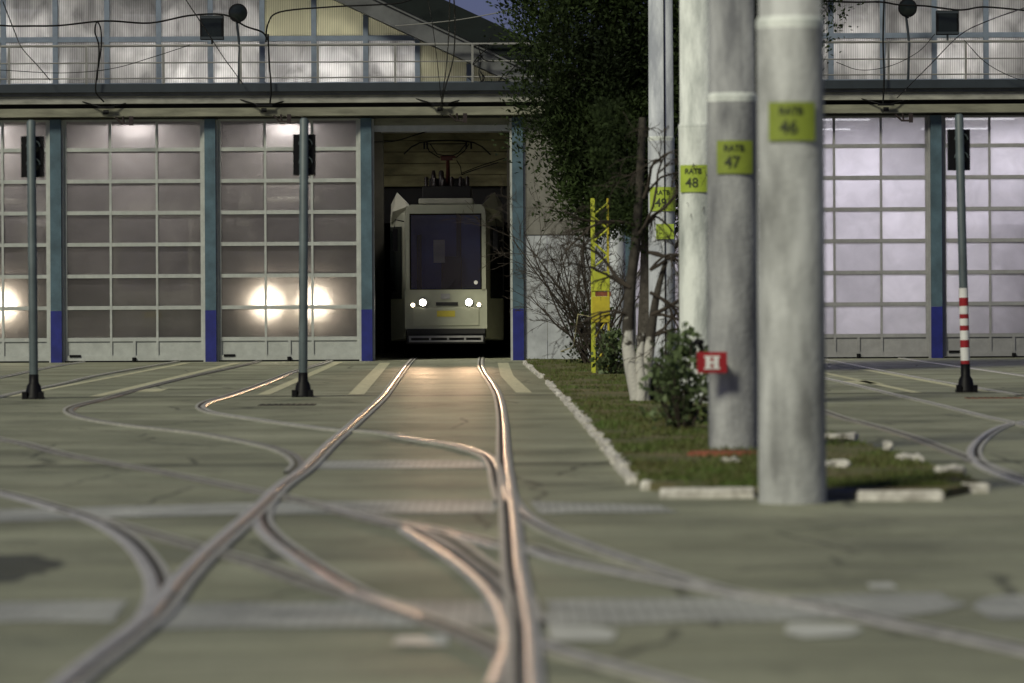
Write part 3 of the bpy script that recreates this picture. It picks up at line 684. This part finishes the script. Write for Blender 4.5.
big_pole(22.2, 791.5, .392, .30, 2.79, .365, 'pole_a', 'nearest thick concrete pole with green 46 plate on the front corner of the grass', (769,102,815.5,140.5), 'sign', L_('46'))
big_pole(28.9, 733, .380, .30, 2.71, .345, 'pole_b', 'grey concrete pole with green 47 plate standing behind the nearest pole', (717,140.5,753,173.5), 'sign', L_('47'))
big_pole(41.7, 696.5, .375, .31, 3.07, .345, 'pole_c', 'pale whitish concrete pole with bright 48 plate behind the 47 pole', (680.5,165,707.5,192), 'sign_lit', L_('48'))
p4 = big_pole(56.5, 662, .395, .33, 3.55, .37, 'pole_d', 'concrete pole with thin cable down its front, green plate behind branches', (650,187,676,211), 'sign_lit', L_('49'))
MB().tube([(.04,-.205,.1),(.04,-.20,3.5),(.04,-.19,5),(.04,-.18,9)], .009).build('cable', 'black', p4)
a = P(656,224,56.3); b = P(674,239,56.3)
MB().box(a.x-p4.location.x, b.x-p4.location.x, -.215, -.20, b.z, a.z).build('small_plate', 'sign_lit', p4)
big_pole(69, 616.5, .33, .28, 3.4, .30, 'pole_d', 'slim bluish concrete pole between the yellow mast and the whitewashed trunk')

# H plate on its bracket
Yh = 28.55; a = P(697,352,Yh); b = P(727,373,Yh); c = (a+b)/2
t = thing('hydrant_sign', 'small red plate with a white H fixed low on the 47 pole', 'sign', (c.x, Yh, c.z))
hw, hh = (b.x-a.x)/2, (a.z-b.z)/2
pl_ = MB().box(-hw,hw,-.006,.006,-hh,hh).build('plate', 'red', t, bevel=.003)
g = MB(); w_ = hw*.16
for s in (-1,1): g.box(s*hw*.27-w_, s*hw*.27+w_, -.010, -.0065, -hh*.62, hh*.62)
for s in (-1,1):
    for q in (-1,1): g.box(s*hw*.27-w_*1.6, s*hw*.27+w_*1.6, -.0105, -.0066, q*hh*.55-hh*.08, q*hh*.55+hh*.08)
g.box(-hw*.27, hw*.27, -.0102, -.0066, -hh*.12, hh*.12)
g.build('lettering', 'white', pl_)
MB().tube([(-hw*.65,.01,hh*.5),(-hw*.65,.01,hh*1.4),(-hw*.85,.01,hh*1.75)], .012).lathe([(.02,0),(.045,.02),(.03,.05)], -hw*.9, .01, 10, 'Z', hh*1.6).build('bracket', 'black', t)
MB().box(0, hw*.9, .007, .17, -.02, .02).build('strap', 'signal', t)

# ================================================================= SIGNALS
def signal(ub, vb, ut, vt, ubox0, vbox0, vbox1, label, lean=0, striped=False):
    X, Y = G(ub, vb); top = P(ut, vt, Y)
    t = thing('signal_post', label, 'tram signal', (X, Y, 0), 'tram signal posts in front of the doors')
    hz = top.z; lx = (top.x - X)/hz; r = .054
    pt = lambda z: (lx*z, 0, z)
    z0 = .28 if not striped else .33
    MB().tube([pt(z0), pt(hz-.03), pt(hz)], [r, r, r*.6], 16).build('post', 'signal', t)
    MB().lathe([(.135,0),(.13,.03),(.105,.06),(.085,.16),(.06,.2),(.058,z0+.02)], 0, 0, 16, lean=(lx,0)).build('foot', 'black', t)
    for s in (-1,1): MB().box(s*.10-.03, s*.10+.03, -.14, -.05, .0, .09).build('foot_lug', 'black', t)
    za, zb = P(ubox0, vbox0, Y).z, P(ubox0, vbox1, Y).z; xa = lx*(za+zb)/2
    hx = .135
    bx_ = MB().box(xa-hx, xa+hx, .06, .20, zb, za).build('signal_head', 'black', t, bevel=.006)
    for k, z in enumerate((zb+(za-zb)*.74, zb+(za-zb)*.30)):
        g = MB(); n = 12; R_ = .085; vs = []; fs = []
        for i in range(n+1):
            w = PI*i/n
            for rr, y in ((R_,.06),(R_,-.0),(R_-.008,-.0),(R_-.008,.06)): vs.append((xa+.02+rr*math.cos(w), y, z+rr*math.sin(w)))
        for i in range(n):
            for q in range(4): fs.append((i*4+q, i*4+(q+1)%4, i*4+4+(q+1)%4, i*4+4+q))
        v_ = g.add(vs, fs, True).build('visor', 'signal', bx_)
        MB().lathe([(.075,.058),(.07,.05),(.03,.045)], xa+.02, 0, 16, 'Y', z).build('lens', 'lens', bx_)
    MB().box(xa-.03, xa+.03, .03, .07, zb+.1, zb+.14).box(xa-.03, xa+.03, .03, .07, za-.14, za-.1).build('clamp', 'signal', t)
    if striped:
        Zs = [P(966,v,Y).z for v in (288,297.6,306,314,318.5,325.5,330.5,340,347.5,360.5,365)]
        for i in range(len(Zs)-1):
            MB().tube([pt(Zs[i+1]), pt(Zs[i])], r+.004, 16, caps=False).build('paint_band', 'white' if i % 2 == 0 else 'red', t)
    return t
signal(34,399,31,120, 34,136,177, 'tall grey signal post with black head standing leftmost in the yard')
signal(303,397,304,118, 304,134,175, 'grey signal post with black head before the headlit closed door')
signal(966,392,959,114, 960,129,170, 'signal post with red and white bands near the right edge', striped=True)

# ================================================================= YELLOW MAST
X, Y = G(601, 376)
t = thing('lattice_mast', 'yellow steel lattice mast with box beside the tree', 'mast', (X, Y, 0)); wd = .115
for k, (sx, sy) in enumerate(((-1,-1),(1,-1),(1,1),(-1,1))):
    MB().box(sx*wd-(.03 if sx < 0 else .014), sx*wd+(.03 if sx < 0 else .014), sy*wd-.018, sy*wd+.018, 0, 2.72).build('leg', 'yellowg' if sx < 0 else 'yellow', t)
g = MB(); z = 1.65; s = 1
while z < 2.5:
    for sy in (-1,1): g.tube([(-s*wd, sy*wd, z), (s*wd, sy*wd, z+.2)], .017)
    for sx in (-1,1): g.tube([(sx*wd, -s*wd, z), (sx*wd, s*wd, z+.2)], .017)
    s = -s; z += .2
g.build('bracing', 'yellowg', t)
g = MB()
for zz in (.15, .55): g.tube([(-wd,-wd,zz),(wd,-wd,zz+.35)], .014).tube([(wd,wd,zz),(-wd,wd,zz+.35)], .014)
g.build('lower_bracing', 'yellow', t)
MB().box(-.14,.14,-.15,.12,1.30,1.60).build('box', 'yellowg', t, bevel=.01)
MB().box(-.14,.14,-.15,.12,.82,1.22).build('box', 'yellow', t, bevel=.01)
MB().box(-.15,.15,-.13,.13,1.225,1.295).build('shelf', 'rust', t)
MB().tube([(-.12,-.1,.9),(-.35,-.15,.95),(-.42,-.15,.45),(-.5,-.15,.42),(-.62,-.15,.38)], .011).build('bent_pipe', 'plank', t)

# ================================================================= GALLERY FLOODLIGHTS
def flood_round(u, v, lab):
    c = P(u, v, FY-.45); t = thing('gallery_lamp', lab, 'floodlight', (c.x, FY-.45, ZS))
    h = c.z-ZS
    MB().tube([(-.0,0,-.05),(.03,0,h*.5),(-.03,0,h-.12)], .025, 8).build('lamp_post', 'gutter', t)
    MB().lathe([(.09,.10),(.165,.03),(.185,-.02),(.18,-.06)], 0, 0, 20, 'Y', h).build('lamp_head', 'black', t)
    MB().lathe([(.15,-.061),(.10,-.08),(.02,-.09)], 0, 0, 20, 'Y', h).build('lens', 'lens', t)
    MB().tube([(0,-.02,h),(.0,0,h-.20)], .03, 8).build('yoke', 'black', t)
def flood_box(u0, v0, u1, v1, lab):
    Yb = FY-.5; a = P(u0,v0,Yb); b = P(u1,v1,Yb); cx = (a.x+b.x)/2; cz = (a.z+b.z)/2; hw, hh = (b.x-a.x)/2, (a.z-b.z)/2
    t = thing('box_floodlight', lab, 'floodlight', (cx, Yb, cz))
    MB().prism_y([(-hw,-hh),(hw,-hh),(hw,hh),(-hw,hh)], 0, .14).build('housing', 'black', t, bevel=.01)
    g = MB().box(-hw*.85,hw*.85,-.008,-.001,-hh*.8,hh*.8).build('glass', 'lens', t)
    MB().box(-hw,hw,-.012,-.0,hh*.8,hh).box(-hw,hw,-.012,0,-hh,-hh*.8).build('rim', 'gutter', t)
    MB().tube([(0,.05,-hh),(0,.06,-hh-.10),(0,.05,6.10-cz)], .02).build('bracket', 'gutter', t)
flood_round(238, 13, 'round black lamp on a thin post on the left gallery')
flood_round(907.5, 8, 'round black lamp on a thin post on the right gallery')
flood_box(200.5,16,223,39, 'square black floodlight on the left gallery railing')
flood_box(937,11,958.5,34, 'square black floodlight on the right gallery railing')

# ================================================================= CABLES
def cable(pts, lab, r=.012, m='cable', grp='overhead cables across the front of the halls'):
    w = [P(*p) if len(p) == 3 else Vector(p) for p in pts]
    w = smooth_path(w, 6) if len(w) > 2 else w
    o = MB().tube(w, r, 5).build('cable', m); return tag(o, lab, 'cable')
Yc = FY-.7
cable([(-20,24,Yc),(10,26,Yc),(30,26,Yc),(60,25.5,Yc),(105,21,Yc),(150,23,Yc),(190,15.5,Yc),(225,15,Yc),(245,26,Yc),(262,32,Yc),(268,40,Yc)], 'black wavy cable strung along the top of the left gallery', .018)
cable([(266,42,Yc),(268,24,Yc),(280,12,Yc),(330,7,Yc),(390,4,Yc),(410,0,Yc),(430,-8,Yc)], 'black cable rising over the yellow gable panes', .016)
cable([(268,34,Yc),(269,60,Yc),(271,88,Yc),(270,103,Yc)], 'black cable hanging down by the yellow gable panes', .018)
cable([(104,102,Yc),(96,92,Yc),(97,75,Yc),(101,50,Yc),(101,30,Yc),(97,22,Yc),(95,32,Yc),(99,48,Yc),(97,80,Yc)], 'looped black cable hanging beside the second railing post', .016)
cable([(3,2,60),(14,30,64),(22,48,70),(38,66,72),(50,80,FY-.6)], 'thin span wire running down across the far left panes', .009)
cable([(186,0,62),(206,30,66),(222,55,70),(243,84,FY-.6)], 'thin span wire running down past the left floodlight', .009)
cable([(0,70,Yc),(60,73,Yc),(110,69,Yc),(150,58,Yc),(190,45,Yc)], 'thin slack wire crossing behind the left railing', .007)
cable([(443,117,74.2),(441,105,73.5),(446,70,68),(449,30,58),(450,-30,48),(450,-120,40)], 'contact wire coming forward from the open bay', .010)
cable([(442,112,74.2),(444,92,73),(453,60,68),(455,22,60),(452,-30,52)], 'second slack wire beside the contact wire of the open bay', .012)
cable([(427,-5,60),(432,22,66),(437,60,71),(441,98,73.6)], 'thin wire dropping to the open bay from the upper left', .007)
cable([(395,26,66),(430,23,66),(470,18,66),(540,4,66),(620,-14,66)], 'pale span wire crossing in front of the dark roof', .009, 'rail_paint')
cable([(770,-2,Yc),(846,2,Yc),(880,2,Yc),(900,5,Yc),(925,6,Yc),(960,10,Yc),(985,7,Yc),(1030,11,Yc)], 'black cable strung along the top of the right gallery', .018)
cable([(884,0,Yc),(883,40,Yc),(884,75,Yc),(883,104,Yc)], 'black cable hanging down over the right gallery edge', .018)
cable([(1030,6,58),(990,20,62),(960,35,66),(930,65,71),(897,98,73.8)], 'thin span wire slanting across the right panes', .009)
cable([(836,62,Yc),(860,70,Yc),(890,66,Yc),(918,52,Yc),(935,34,Yc)], 'thin slack wire behind the right railing', .007)
cable([(964,40,Yc),(985,62,Yc),(1010,76,Yc),(1030,82,Yc)], 'thin wire sloping down at the right edge of the gallery', .007)
cable([(374,142,76),(395,141,76),(412,136,76),(428,131,76)], 'slack black cable inside the top of the open bay', .012)
cable([(462,173,77.5),(480,166,77.5),(505,158,77.5)], 'thin black lead above the roof of the tram', .010)
# short hangers with insulators under the slab
def hanger(u, v, lab, s=1):
    Yh = FY-.5; c = P(u, v, Yh); t = thing('wire_hanger', lab, 'wire hanger', c)
    MB().tube([(-.78*s,.3,.22),(-.5*s,.1,.12),(-.1*s,0,0)], .014).build('stay', 'black', t)
    MB().tube([(.75*s,.3,.25),(.4*s,.1,.08),(.1*s,0,0)], .014).build('stay', 'black', t)
    MB().box(-.16,.16,-.03,.03,-.03,.01).tube([(-.05,0,-.1),(.05,0,-.1)], .04, 8).build('clamp', 'black', t)
    i = MB().tube([(.32,.02,-.18),(.34,.02,-.32)], .02, 6).tube([(.18,.02,-.2),(.3,.02,-.32),(.48,.02,-.32)], .022, 6).box(.44,.52,0,.05,-.36,-.18).build('insulator', 'insul', t)
hanger(106,107, 'black wire hanger under the gallery above the dark closed bay')
hanger(264,105, 'black wire hanger under the gallery above the headlit closed bay')
hanger(440,104, 'black wire hanger under the gallery above the open bay')
hanger(886,104, 'black wire hanger under the right gallery above the frosted doors')
def tangle(u, v, lab):
    c = P(u, v, FY-.5); g = MB(); rnd = random.Random(3)
    for k in range(7):
        p0 = Vector((rnd.uniform(-.45,.5),rnd.uniform(-.05,.05),rnd.uniform(-.3,.3))); pts = [p0]
        for j in range(5): pts.append(pts[-1] + Vector((rnd.uniform(-.22,.22),rnd.uniform(-.03,.03),rnd.uniform(-.2,.2))))
        g.tube(smooth_path(pts,4), .010, 5)
    o = g.build('wire_bundle', 'cable'); o.location = c; tag(o, lab, 'cables')
tangle(492, 67, 'tangle of loose black wires hanging on the railing left of the tree')

# ================================================================= VERGE
left = [G(*p) for p in [(526,364),(548,382),(570,404),(590,427),(605,444),(622,466),(641,489)]]
front = [G(*p) for p in [(700,496),(858,499),(945,498),(984,490)]]
right = [G(*p) for p in [(905,463),(825,437)]] + [(2.72,50),(2.72,72.5)]
poly = left + front + right + [(.25,72.5)]
tag(MB().prism_z(poly[::1], -.02, .05).build('verge_ground', 'soil'), kind='structure')
def inside(x, y, pg=poly):
    c = False; j = len(pg)-1
    for i in range(len(pg)):
        xi, yi = pg[i]; xj, yj = pg[j]
        if (yi > y) != (yj > y) and x < (xj-xi)*(y-yi)/(yj-yi)+xi: c = not c
        j = i
    return c
g = MB(); cnt = 0; rg = random.Random(11)
while cnt < 40000:
    y = 23 + 49*rg.random()**1.6; x = rg.uniform(.2, 3.1)
    if not inside(x, y): continue
    d = noise.noise((x*1.6, y*.8, 3.3))
    if d < -.12 and rg.random() < .85: continue
    cnt += 1; h = rg.uniform(.012,.040)*(1+d); a = rg.uniform(0, PI); w = rg.uniform(.004,.009); lx, ly = rg.uniform(-.04,.04), rg.uniform(-.04,.04)
    g.v += [(x-w*math.cos(a),y-w*math.sin(a),.045),(x+w*math.cos(a),y+w*math.sin(a),.045),(x+lx,y+ly,.05+h)]
    n = len(g.v); g.f.append((n-3,n-2,n-1)); g.sm.append(False)
tag(g.build('grass', 'grass'), kind='stuff', cat='grass', label='short patchy green grass covering the strip between the tracks')
# kerb
def stone(x, y, L, wdt, h, ang, nm, m, lab, grp=None, rough=.018):
    import bmesh
    bm = bmesh.new(); bmesh.ops.create_cube(bm, size=1)
    bmesh.ops.scale(bm, vec=(L, wdt, h+.04), verts=bm.verts)
    bmesh.ops.subdivide_edges(bm, edges=bm.edges, cuts=2, use_grid_fill=True)
    for v in bm.verts: v.co += Vector([random.uniform(-rough,rough) for _ in range(3)])
    me = bpy.data.meshes.new(nm); bm.to_mesh(me); bm.free(); me.materials.append(M[m])
    o = bpy.data.objects.new(nm, me); C.objects.link(o); o.location = (x, y, (h-.04)/2); o.rotation_euler = (0,0,ang)
    b = o.modifiers.new('bevel','BEVEL'); b.width = .018; b.segments = 2
    tag(o, lab, 'kerb stone', grp); return o
lp = [Vector(p) for p in left]; lens = [0]
for i in range(1, len(lp)): lens.append(lens[-1] + (lp[i]-lp[i-1]).length)
s_ = 0.3
while s_ < lens[-1]:
    L = random.uniform(.5,1.0)
    i = max(k for k in range(len(lens)-1) if lens[k] <= s_); tt = (s_-lens[i])/(lens[i+1]-lens[i]); p = lp[i].lerp(lp[i+1], tt); d = lp[i+1]-lp[i]
    if not (54 < p.y < 57.5):
        stone(p.x-.02, p.y, L*.88, .08, random.uniform(.03,.06), math.atan2(d.y,d.x)+random.uniform(-.04,.04), 'kerb_stone', 'white_w',
          'small whitewashed stone in the row along the left side of the grass', 'whitewashed stones along the left side of the grass', .012)
    s_ += L + random.uniform(0,.12)
for (u0,u1,v,lab) in [(641,655,490,'rounded white stone at the front left corner of the grass'),(660,756,498.5,'long whitewashed kerb block left of the nearest pole'),
                      (826,856,499.5,'dark unpainted kerb block right of the nearest pole'),(858,945,501,'long white kerb block at the front right of the grass'),(962,990,493,'short tilted white kerb block at the right corner of the grass')]:
    x0, y = G(u0, v); x1, _ = G(u1, v)
    stone((x0+x1)/2, y+.05, x1-x0, .12, .058, .12 if u0 == 962 else 0, 'kerb_block', 'conc' if u0 == 826 else 'white_w', lab, rough=.006)
for (u0,u1,v,lab) in [(822,859,444,'flat whitewashed slab on the far right edge of the grass'),(884,892,454,'small white stone at the right edge of the grass'),
                      (898,921,467,'slanting white stone on the right edge of the grass'),(936,965,480,'bright white lump of stone near the right tip of the grass'),
                      (826,850,474,'low white stone in the grass right of the nearest pole'),(723,738,471,'white stone in the grass before the 47 pole')]:
    x0, y = G(u0, v); x1, _ = G(u1, v)
    stone((x0+x1)/2, y, x1-x0, .14, .085, random.uniform(-.3,.3), 'verge_stone', 'white_w', lab)
x, y = G(722, 461)
tag(MB().lathe([(.26,.0),(.27,.05),(.24,.075),(.1,.08)], x, y-.1, 20).build('clay_ring', 'rust'), 'flat orange red clay ring at the foot of the 47 pole', 'ring')

# ================================================================= TREES AND BUSHES
def branch(mb, p, d, L, r, depth, rnd, droop=-.05, curl=.35, n=6, tips=None, kids=(2,4), shrink=.62):
    pts = [p.copy()]; rs = [r]; dd = d.normalized()
    for i in range(n):
        dd = (dd + Vector((rnd.uniform(-curl,curl), rnd.uniform(-curl,curl), rnd.uniform(-curl,curl)+droop))*.5).normalized()
        pts.append(pts[-1] + dd*L/n); rs.append(max(r*(1-.55*(i+1)/n), .003))
    mb.tube(pts, rs, 6 if r > .02 else 4, caps=False)
    if depth > 0:
        for k in range(rnd.randint(*kids)):
            i = rnd.randint(2, n); q = pts[i]
            nd = (dd + Vector((rnd.uniform(-1,1), rnd.uniform(-1,1), rnd.uniform(-.5,.9)))*.9).normalized()
            branch(mb, q, nd, L*shrink*rnd.uniform(.7,1.2), rs[i]*.62, depth-1, rnd, droop, curl, n, tips, kids, shrink)
    elif tips is not None: tips.append(pts[-1])
def leaves(mb, c, rad, n, ln, wd, rnd, up=.4):
    for _ in range(n):
        o = Vector((rnd.gauss(0,1),rnd.gauss(0,1),rnd.gauss(0,1)))*rad*.55
        d = (o.normalized()*.7 + Vector((rnd.uniform(-.6,.6),rnd.uniform(-.6,.6),rnd.uniform(-.4,.6)+up))).normalized()
        s = d.cross(Vector((rnd.uniform(-1,1),rnd.uniform(-1,1),rnd.uniform(-1,1)))).normalized()
        l = ln*rnd.uniform(.6,1.3); w = wd*rnd.uniform(.6,1.3); p = c+o; k = len(mb.v)
        mb.v += [tuple(p), tuple(p+d*l*.5+s*w), tuple(p+d*l), tuple(p+d*l*.5-s*w)]; mb.f.append((k,k+1,k+2,k+3)); mb.sm.append(False)
# big conifer
rnd = random.Random(5)
cx, cy, cz = 2.42, 60.6, 7.5
t = thing('conifer_tree', 'large dark evergreen tree behind the row of concrete poles', 'tree', (2.15, 60.8, 0))
tr = MB(); tr.tube([(0,0,0),(.05,0,1.5),(.1,0,4),(.3,-.1,8),(.35,-.1,11.5)], [.2,.17,.15,.1,.03], 12)
for k in range(46):
    z = rnd.uniform(1.9,10.5); w = rnd.uniform(0,2*PI); e = math.sqrt(max(.05,1-((z-7.5)/5.3)**2))
    tr.tube(smooth_path([(.1,0,z-.5),(.1+math.cos(w)*1.1*e,math.sin(w)*1*e,z-.1),(.3+math.cos(w)*2.3*e,math.sin(w)*1.8*e,z+.35)],3), [.05,.045,.04,.035,.03,.02,.012], 5)
tr.build('trunk', 'bark', t)
cr = MB(); n = 0
while n < 5600:
    w = rnd.uniform(0, 2*PI); ph = math.acos(rnd.uniform(-1,1)); q = rnd.uniform(.45,1.0)**.6
    d = Vector((math.sin(ph)*math.cos(w), math.sin(ph)*math.sin(w), math.cos(ph)))
    lump = 1 + .26*noise.noise(d*2.3 + Vector((4,1,2))) + .16*noise.noise(d*6.0)
    p = Vector((d.x*2.4*q*lump, d.y*2.1*q*lump, d.z*5.3*q*lump))
    if noise.noise((p+Vector((9,2,1)))*.95) < -.36: continue
    n += 1
    p.x *= 1 + .27*max(0, min(1, (p.z+3)/3))
    c = p + Vector((cx-2.15, cy-60.8, cz))
    if c.z < 2.2 + .35*noise.noise(c*1.7): continue
    leaves(cr, c, .28, 50, .088, .019, rnd, .35)
for k in range(420):
    w = rnd.uniform(-1,1); z = rnd.uniform(2.35, 4.3); xo = -.95 + .5*w - .12*(z-1.8) + (.25 if z < 2.7 else 0)
    leaves(cr, Vector((xo+cx-2.15, rnd.uniform(-.9,.7), z+.3*noise.noise((w*3,z*2,1)))), .2, 30, .12, .020, rnd, .2)
cr.build('crown', 'conifer', t)
# whitewashed small tree, bare limbs
Xt, Yt = G(640, 405)
wm = mat('whitewashed_bark', (.025,.021,.017), .9, scale=12, col2=(.07,.062,.05), bump=.5)
def whitewash(m, zlim):
    n = m.node_tree.nodes; l = m.node_tree.links; b = n['Principled BSDF']; cr = [q for q in n if q.type=='VALTORGB'][0]
    geo = n.new('ShaderNodeNewGeometry'); sp = n.new('ShaderNodeSeparateXYZ'); l.new(geo.outputs['Position'], sp.inputs[0])
    tx = n.new('ShaderNodeTexNoise'); tx.inputs['Scale'].default_value = 11; l.new(geo.outputs['Position'], tx.inputs['Vector'])
    ma = n.new('ShaderNodeMath'); ma.operation = 'MULTIPLY_ADD'; l.new(tx.outputs[0], ma.inputs[0]); ma.inputs[1].default_value = .9; l.new(sp.outputs[2], ma.inputs[2])
    rp = n.new('ShaderNodeValToRGB'); rp.color_ramp.elements[0].position = zlim*.5; rp.color_ramp.elements[1].position = zlim*.5+.05; rp.color_ramp.elements[0].color=(1,1,1,1); rp.color_ramp.elements[1].color=(0,0,0,1)
    hf = n.new('ShaderNodeMath'); hf.operation = 'MULTIPLY'; hf.inputs[1].default_value = .5; l.new(ma.outputs[0], hf.inputs[0]); l.new(hf.outputs[0], rp.inputs[0])
    mx = n.new('ShaderNodeMix'); mx.data_type = 'RGBA'; l.new(rp.outputs[0], mx.inputs[0]); l.new(cr.outputs[0], mx.inputs[6]); mx.inputs[7].default_value = (.50,.49,.45,1)
    l.new(mx.outputs[2], b.inputs['Base Color'])
whitewash(wm, 1.12)
t = thing('bare_tree', 'small gnarled tree with whitewashed forked trunk and bare limbs', 'tree', (Xt, Yt, 0))
g = MB(); V = Vector
g.tube(smooth_path([(-.02,0,-.03),(-.03,0,.1),(-.10,0,.45),(-.13,.02,.75),(-.10,.05,1.3),(-.02,.05,2.0),(.05,.1,3.2)],5), [.095-.0018*k for k in range(31)], 12)
g.tube(smooth_path([(.03,0,-.03),(.04,.0,.2),(.10,.0,.6),(.14,.02,.9),(.20,.05,1.25),(.30,.1,1.6)],5), [.09-.0026*k for k in range(26)], 12)
g.tube(smooth_path([(.0,-.04,-.03),(.02,-.05,.2),(.0,-.04,.5),(.03,0,.8)],4),[.07-.003*k for k in range(13)],10)
g.build('trunk', wm, t)
rnd = random.Random(21); bm_ = MB()
for p, d, L, r in [((-.1,.0,1.3),(-1,-.1,.6),.8,.045),((.13,0,1.0),(1,-.2,.25),.9,.05),((.0,0,1.9),(.8,-.1,.8),.9,.045),((.1,0,1.7),(1,0,-.3),.8,.04),((-.05,0,2.0),(-1,-.2,.2),.9,.04),
                   ((.12,0,1.5),(.9,-.3,.7),.8,.04),((.12,0,.75),(.9,0,.5),.7,.04),((-.12,0,1.0),(-.7,-.3,.3),.6,.03),((.05,0,2.3),(.5,-.2,.6),.9,.04),((.12,0,1.25),(.8,-.2,-.2),.8,.04)]:
    branch(bm_, V(p), V(d), L*1.05, r*.42, 3, rnd, droop=-.15, curl=.6, n=8, kids=(3,4), shrink=.6)
    branch(bm_, V(p), V(d), L, r*.55, 3, rnd, droop=-.22, curl=.55, n=7, kids=(3,4), shrink=.6)
bm_.build('limbs', 'twig', t)
lv = MB()
for k in range(60): leaves(lv, V((rnd.uniform(-.5,-.02),rnd.uniform(-.2,.2),rnd.uniform(1.8,3.4))), .09, 30, .06, .011, rnd)
lv.build('dark_sprigs', 'conifer', t)
# bare shrub by the wall
t = thing('bare_shrub', 'leafless twiggy shrub spreading against the pale wall', 'shrub', (1.42, 67, 0))
g = MB(); rnd = random.Random(2)
for k in range(30):
    w = rnd.uniform(-.62,.3); st = V((rnd.uniform(-.15,.2), rnd.uniform(-.2,.2), 0))
    branch(g, st, V((w, rnd.uniform(-.3,.3), 1.15)), rnd.uniform(1.3,2.7), .019, 3, rnd, droop=-.02, curl=.42, n=7, kids=(3,5), shrink=.42)
g.build('twigs', 'twig', t)
lv = MB()
for k in range(70): leaves(lv, V((rnd.uniform(-.45,.25),rnd.uniform(-.2,.2),rnd.uniform(.05,1.0))), .12, 9, .07, .022, rnd)
lv.build('lower_leaves', 'conifer', t)
# leafy bushes
def bush(u, v, hw, h, lab, n, ln, seed, m='leaf'):
    X, Y = G(u, v); rnd = random.Random(seed); t = thing('leafy_bush', lab, 'bush', (X, Y, 0)); st = MB(); lv = MB()
    for k in range(n):
        z = h*rnd.uniform(.05,1)**.8; e = math.sin(PI*min(.95,max(.12,z/h*.8+.12)))
        p = V((rnd.uniform(-1,1)*hw*e, rnd.uniform(-1,1)*hw*e, z)); leaves(lv, p, .09, 8, ln, ln*.38, rnd, .1)
        if k % 4 == 0: st.tube([(p.x*.2,p.y*.2,0),(p.x*.6,p.y*.6,z*.5),tuple(p)], [.012,.009,.004], 5)
    st.build('stems', 'twig', t); lv.build('foliage', m, t)
bush(684, 436, .27, .84, 'leafy green bush at the foot of the pale 48 pole', 105, .075, 4)
bush(615, 377, .26, .62, 'low green bush at the foot of the yellow mast', 90, .09, 8)
bush(655, 404, .14, .42, 'small green plant behind the whitewashed trunk', 50, .07, 9)

# bring the children of the two railings and every other thing under their base points (already local)
for o in C.objects:
    if '_abs' in o: del o['_abs']
S.render.engine = 'CYCLES'
S.cycles.max_bounces = 8; S.cycles.transparent_max_bounces = 12; S.cycles.use_denoising = True
S.cycles.sample_clamp_indirect = 4
